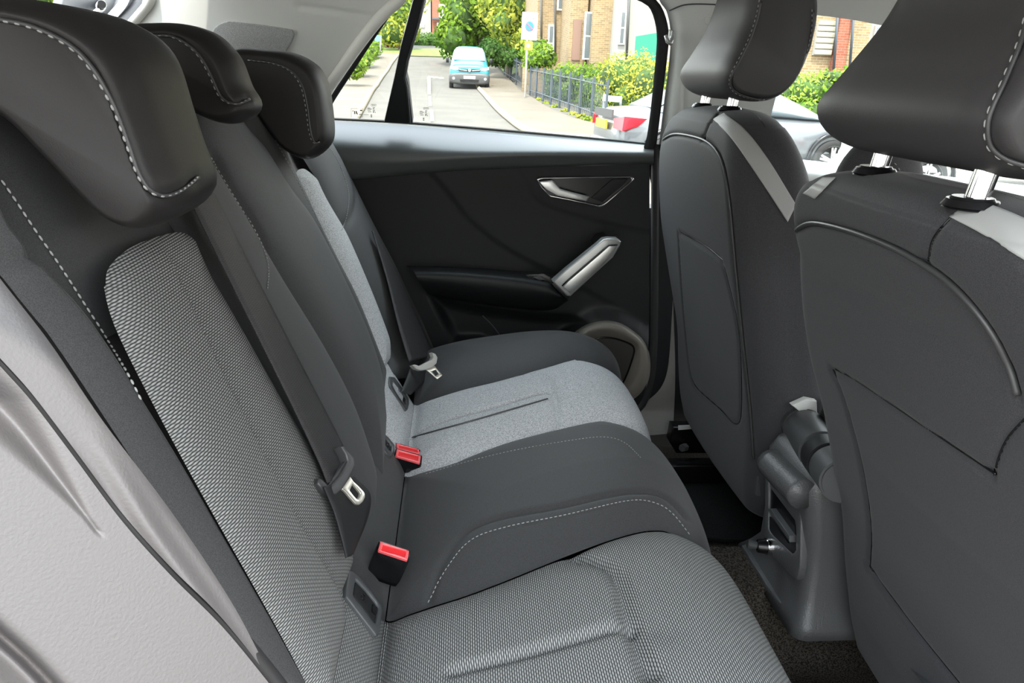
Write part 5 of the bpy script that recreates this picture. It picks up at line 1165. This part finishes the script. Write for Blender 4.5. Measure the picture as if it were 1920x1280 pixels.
plate('grille', [vf(-.045, -.5, .90), vf(-.045, .5, .90), vf(-.045, .5, .80), vf(-.045, 0, .77), vf(-.045, -.5, .80)], (0, .03, 0), M['black'], van)
cyl('badge', vf(-.09, 0, .855), vf(-.04, 0, .855), .075, .075, M['chrome'], van, 20)
plate('number_plate', [vf(-.10, -.27, .60), vf(-.10, .27, .60), vf(-.10, .27, .47), vf(-.10, -.27, .47)], (0, .02, 0), M['wplate'], van)
plate('lower_intake', [vf(-.085, -.45, .44), vf(-.085, .45, .44), vf(-.085, .42, .32), vf(-.085, -.42, .32)], (0, .02, 0), M['black'], van)

def saloon(name, label, paint, x0, y, z, yaw=0.0, plate_on=True):
    """hatchback with its tail at x0 heading to +X"""
    t = thing(name, label, 'car', (x0+2.2, y, z))
    fn = lambda l, w, h: np.array([x0+l*cos(yaw)-w*sin(yaw), y+l*sin(yaw)+w*cos(yaw), z+h])
    body_loft('body', [(0.0, .42, .62, .60, .62), (.05, .34, .90, .80, .76), (.2, .26, 1.0, .88, .80), (.6, .24, 1.03, .90, .82), (1.6, .22, .98, .90, .84), (2.8, .22, .96, .90, .84), (3.4, .24, .95, .90, .80), (4.1, .26, .84, .86, .74), (4.35, .34, .66, .72, .66)], paint, t, fn)
    body_loft('cabin_glass', [(.62, .95, 1.0, .74, .72), (1.15, .92, 1.28, .80, .62), (1.7, .92, 1.43, .82, .58), (2.3, .92, 1.43, .82, .60), (3.0, .90, 1.12, .80, .70), (3.3, .90, .96, .76, .72)], M['carglass'], t, fn)
    body_loft('roof_panel', [(1.18, 1.27, 1.31, .60, .55), (1.7, 1.41, 1.46, .60, .52), (2.3, 1.41, 1.46, .60, .54), (2.6, 1.30, 1.34, .60, .55)], paint, t, fn)
    for s in (-1, 1):
        ax = fn(0, s, 0)-fn(0, 0, 0)
        for l in (.78, 3.45): 
            wheel(t, fn(l, s*.905, .32), .32, .2, ax)
            P = [fn(l+.40*cos(a), s*.892, .33+.40*sin(a)) for a in np.linspace(-.1, pi+.1, 20)]; tube('wheel_arch', P, .035, M['black'], t, 6)
        plate('tail_light', [fn(.035, s*.60, .86), fn(.12, s*.86, .90), fn(.42, s*.895, .88), fn(.30, s*.91, .78), fn(.10, s*.87, .70), fn(.03, s*.62, .72)], tuple(np.array([-.05*cos(yaw)+.02*ax[0], s*.0+.02*ax[1], 0])), M['taillight'], t)
        plate('headlight', [fn(4.22, s*.70, .72), fn(3.95, s*.87, .76), fn(3.98, s*.88, .66), fn(4.26, s*.70, .62)], tuple(ax*.03), M['lamp'], t)
        plate('side_skirt', [fn(1.1, s*.90, .30), fn(3.1, s*.90, .30), fn(3.1, s*.90, .22), fn(1.1, s*.90, .22)], tuple(ax*.02), M['bumper'], t)
    if plate_on: plate('number_plate', [fn(-.02, -.30, .82), fn(-.02, .30, .82), fn(-.02, .30, .69), fn(-.02, -.30, .69)], (-.03, 0, 0), M['yplate'], t)
    plate('boot_garnish', [fn(-.0, -.55, .98), fn(-.0, .5, .98), fn(-.0, .5, .86), fn(-.0, -.55, .86)], (-.03, 0, 0), M['bumper'], t)
    plate('rear_window', [fn(.60, -.6, 1.0), fn(.60, .6, 1.0), fn(1.08, .52, 1.25), fn(1.08, -.52, 1.25)], (-.03, 0, .03), M['carglass'], t)
    body_loft('rear_bumper', [(-.05, .40, .50, .60, .62), (-.02, .30, .54, .82, .82), (.3, .24, .5, .90, .90)], paint, t, fn)
    return t
e_ = PY(1147, 222, 10.9)
saloon('silver_car', 'silver hatchback passing outside, red tail light by the pillar and alloy wheel beyond it', M['silvercar'], e_[0]+.05, 11.75, -.25, radians(4))
e2_ = PY(1745, 300, 10.0)
saloon('white_car', 'white car partly seen below the driver head restraint', M['wplate'], e2_[0]-.78, 10.9, -.35, 0, False)

# the near side of the car and an unseen terrace added to block sky behind the open door
nd_ = thing('door_4', 'closed driver door and near centre pillar to the right of the open doorway', 'door', (1.0, .14, .3), kind='structure')
box('door_skin', (1.15, .13, .66), (1.15, .05, .72), M['plastic'], nd_, .01)
plate('centre_pillar', [(.56, .14, 1.0), (.72, .14, 1.0), (.70, .22, 1.34), (.58, .22, 1.34)], (0, -.05, 0), M['trim'], nd_, .004)
tb = bldg('sky_blocking_terrace', 'unseen rendered terrace added behind the open car door to cut sky light', [((-26, 26), (-26, -18), (-.3, 5.4), None)], M['render'])  # unseen row added to cut sky light through the near doorway
link_mesh('roof', [(-26.5, -17.6, 5.3), (26.5, -17.6, 5.3), (26.5, -22, 7.8), (-26.5, -22, 7.8), (26.5, -26.4, 5.3), (-26.5, -26.4, 5.3)], [(0, 1, 2, 3), (3, 2, 4, 5)], M['roof'], tb, smooth=False)
for k in range(9):
    for z in (1.3, 3.9): box('window', (-24+6*k, -17.98, z), (1.4, .12, 1.5), M['wframe'], tb, smooth=False)
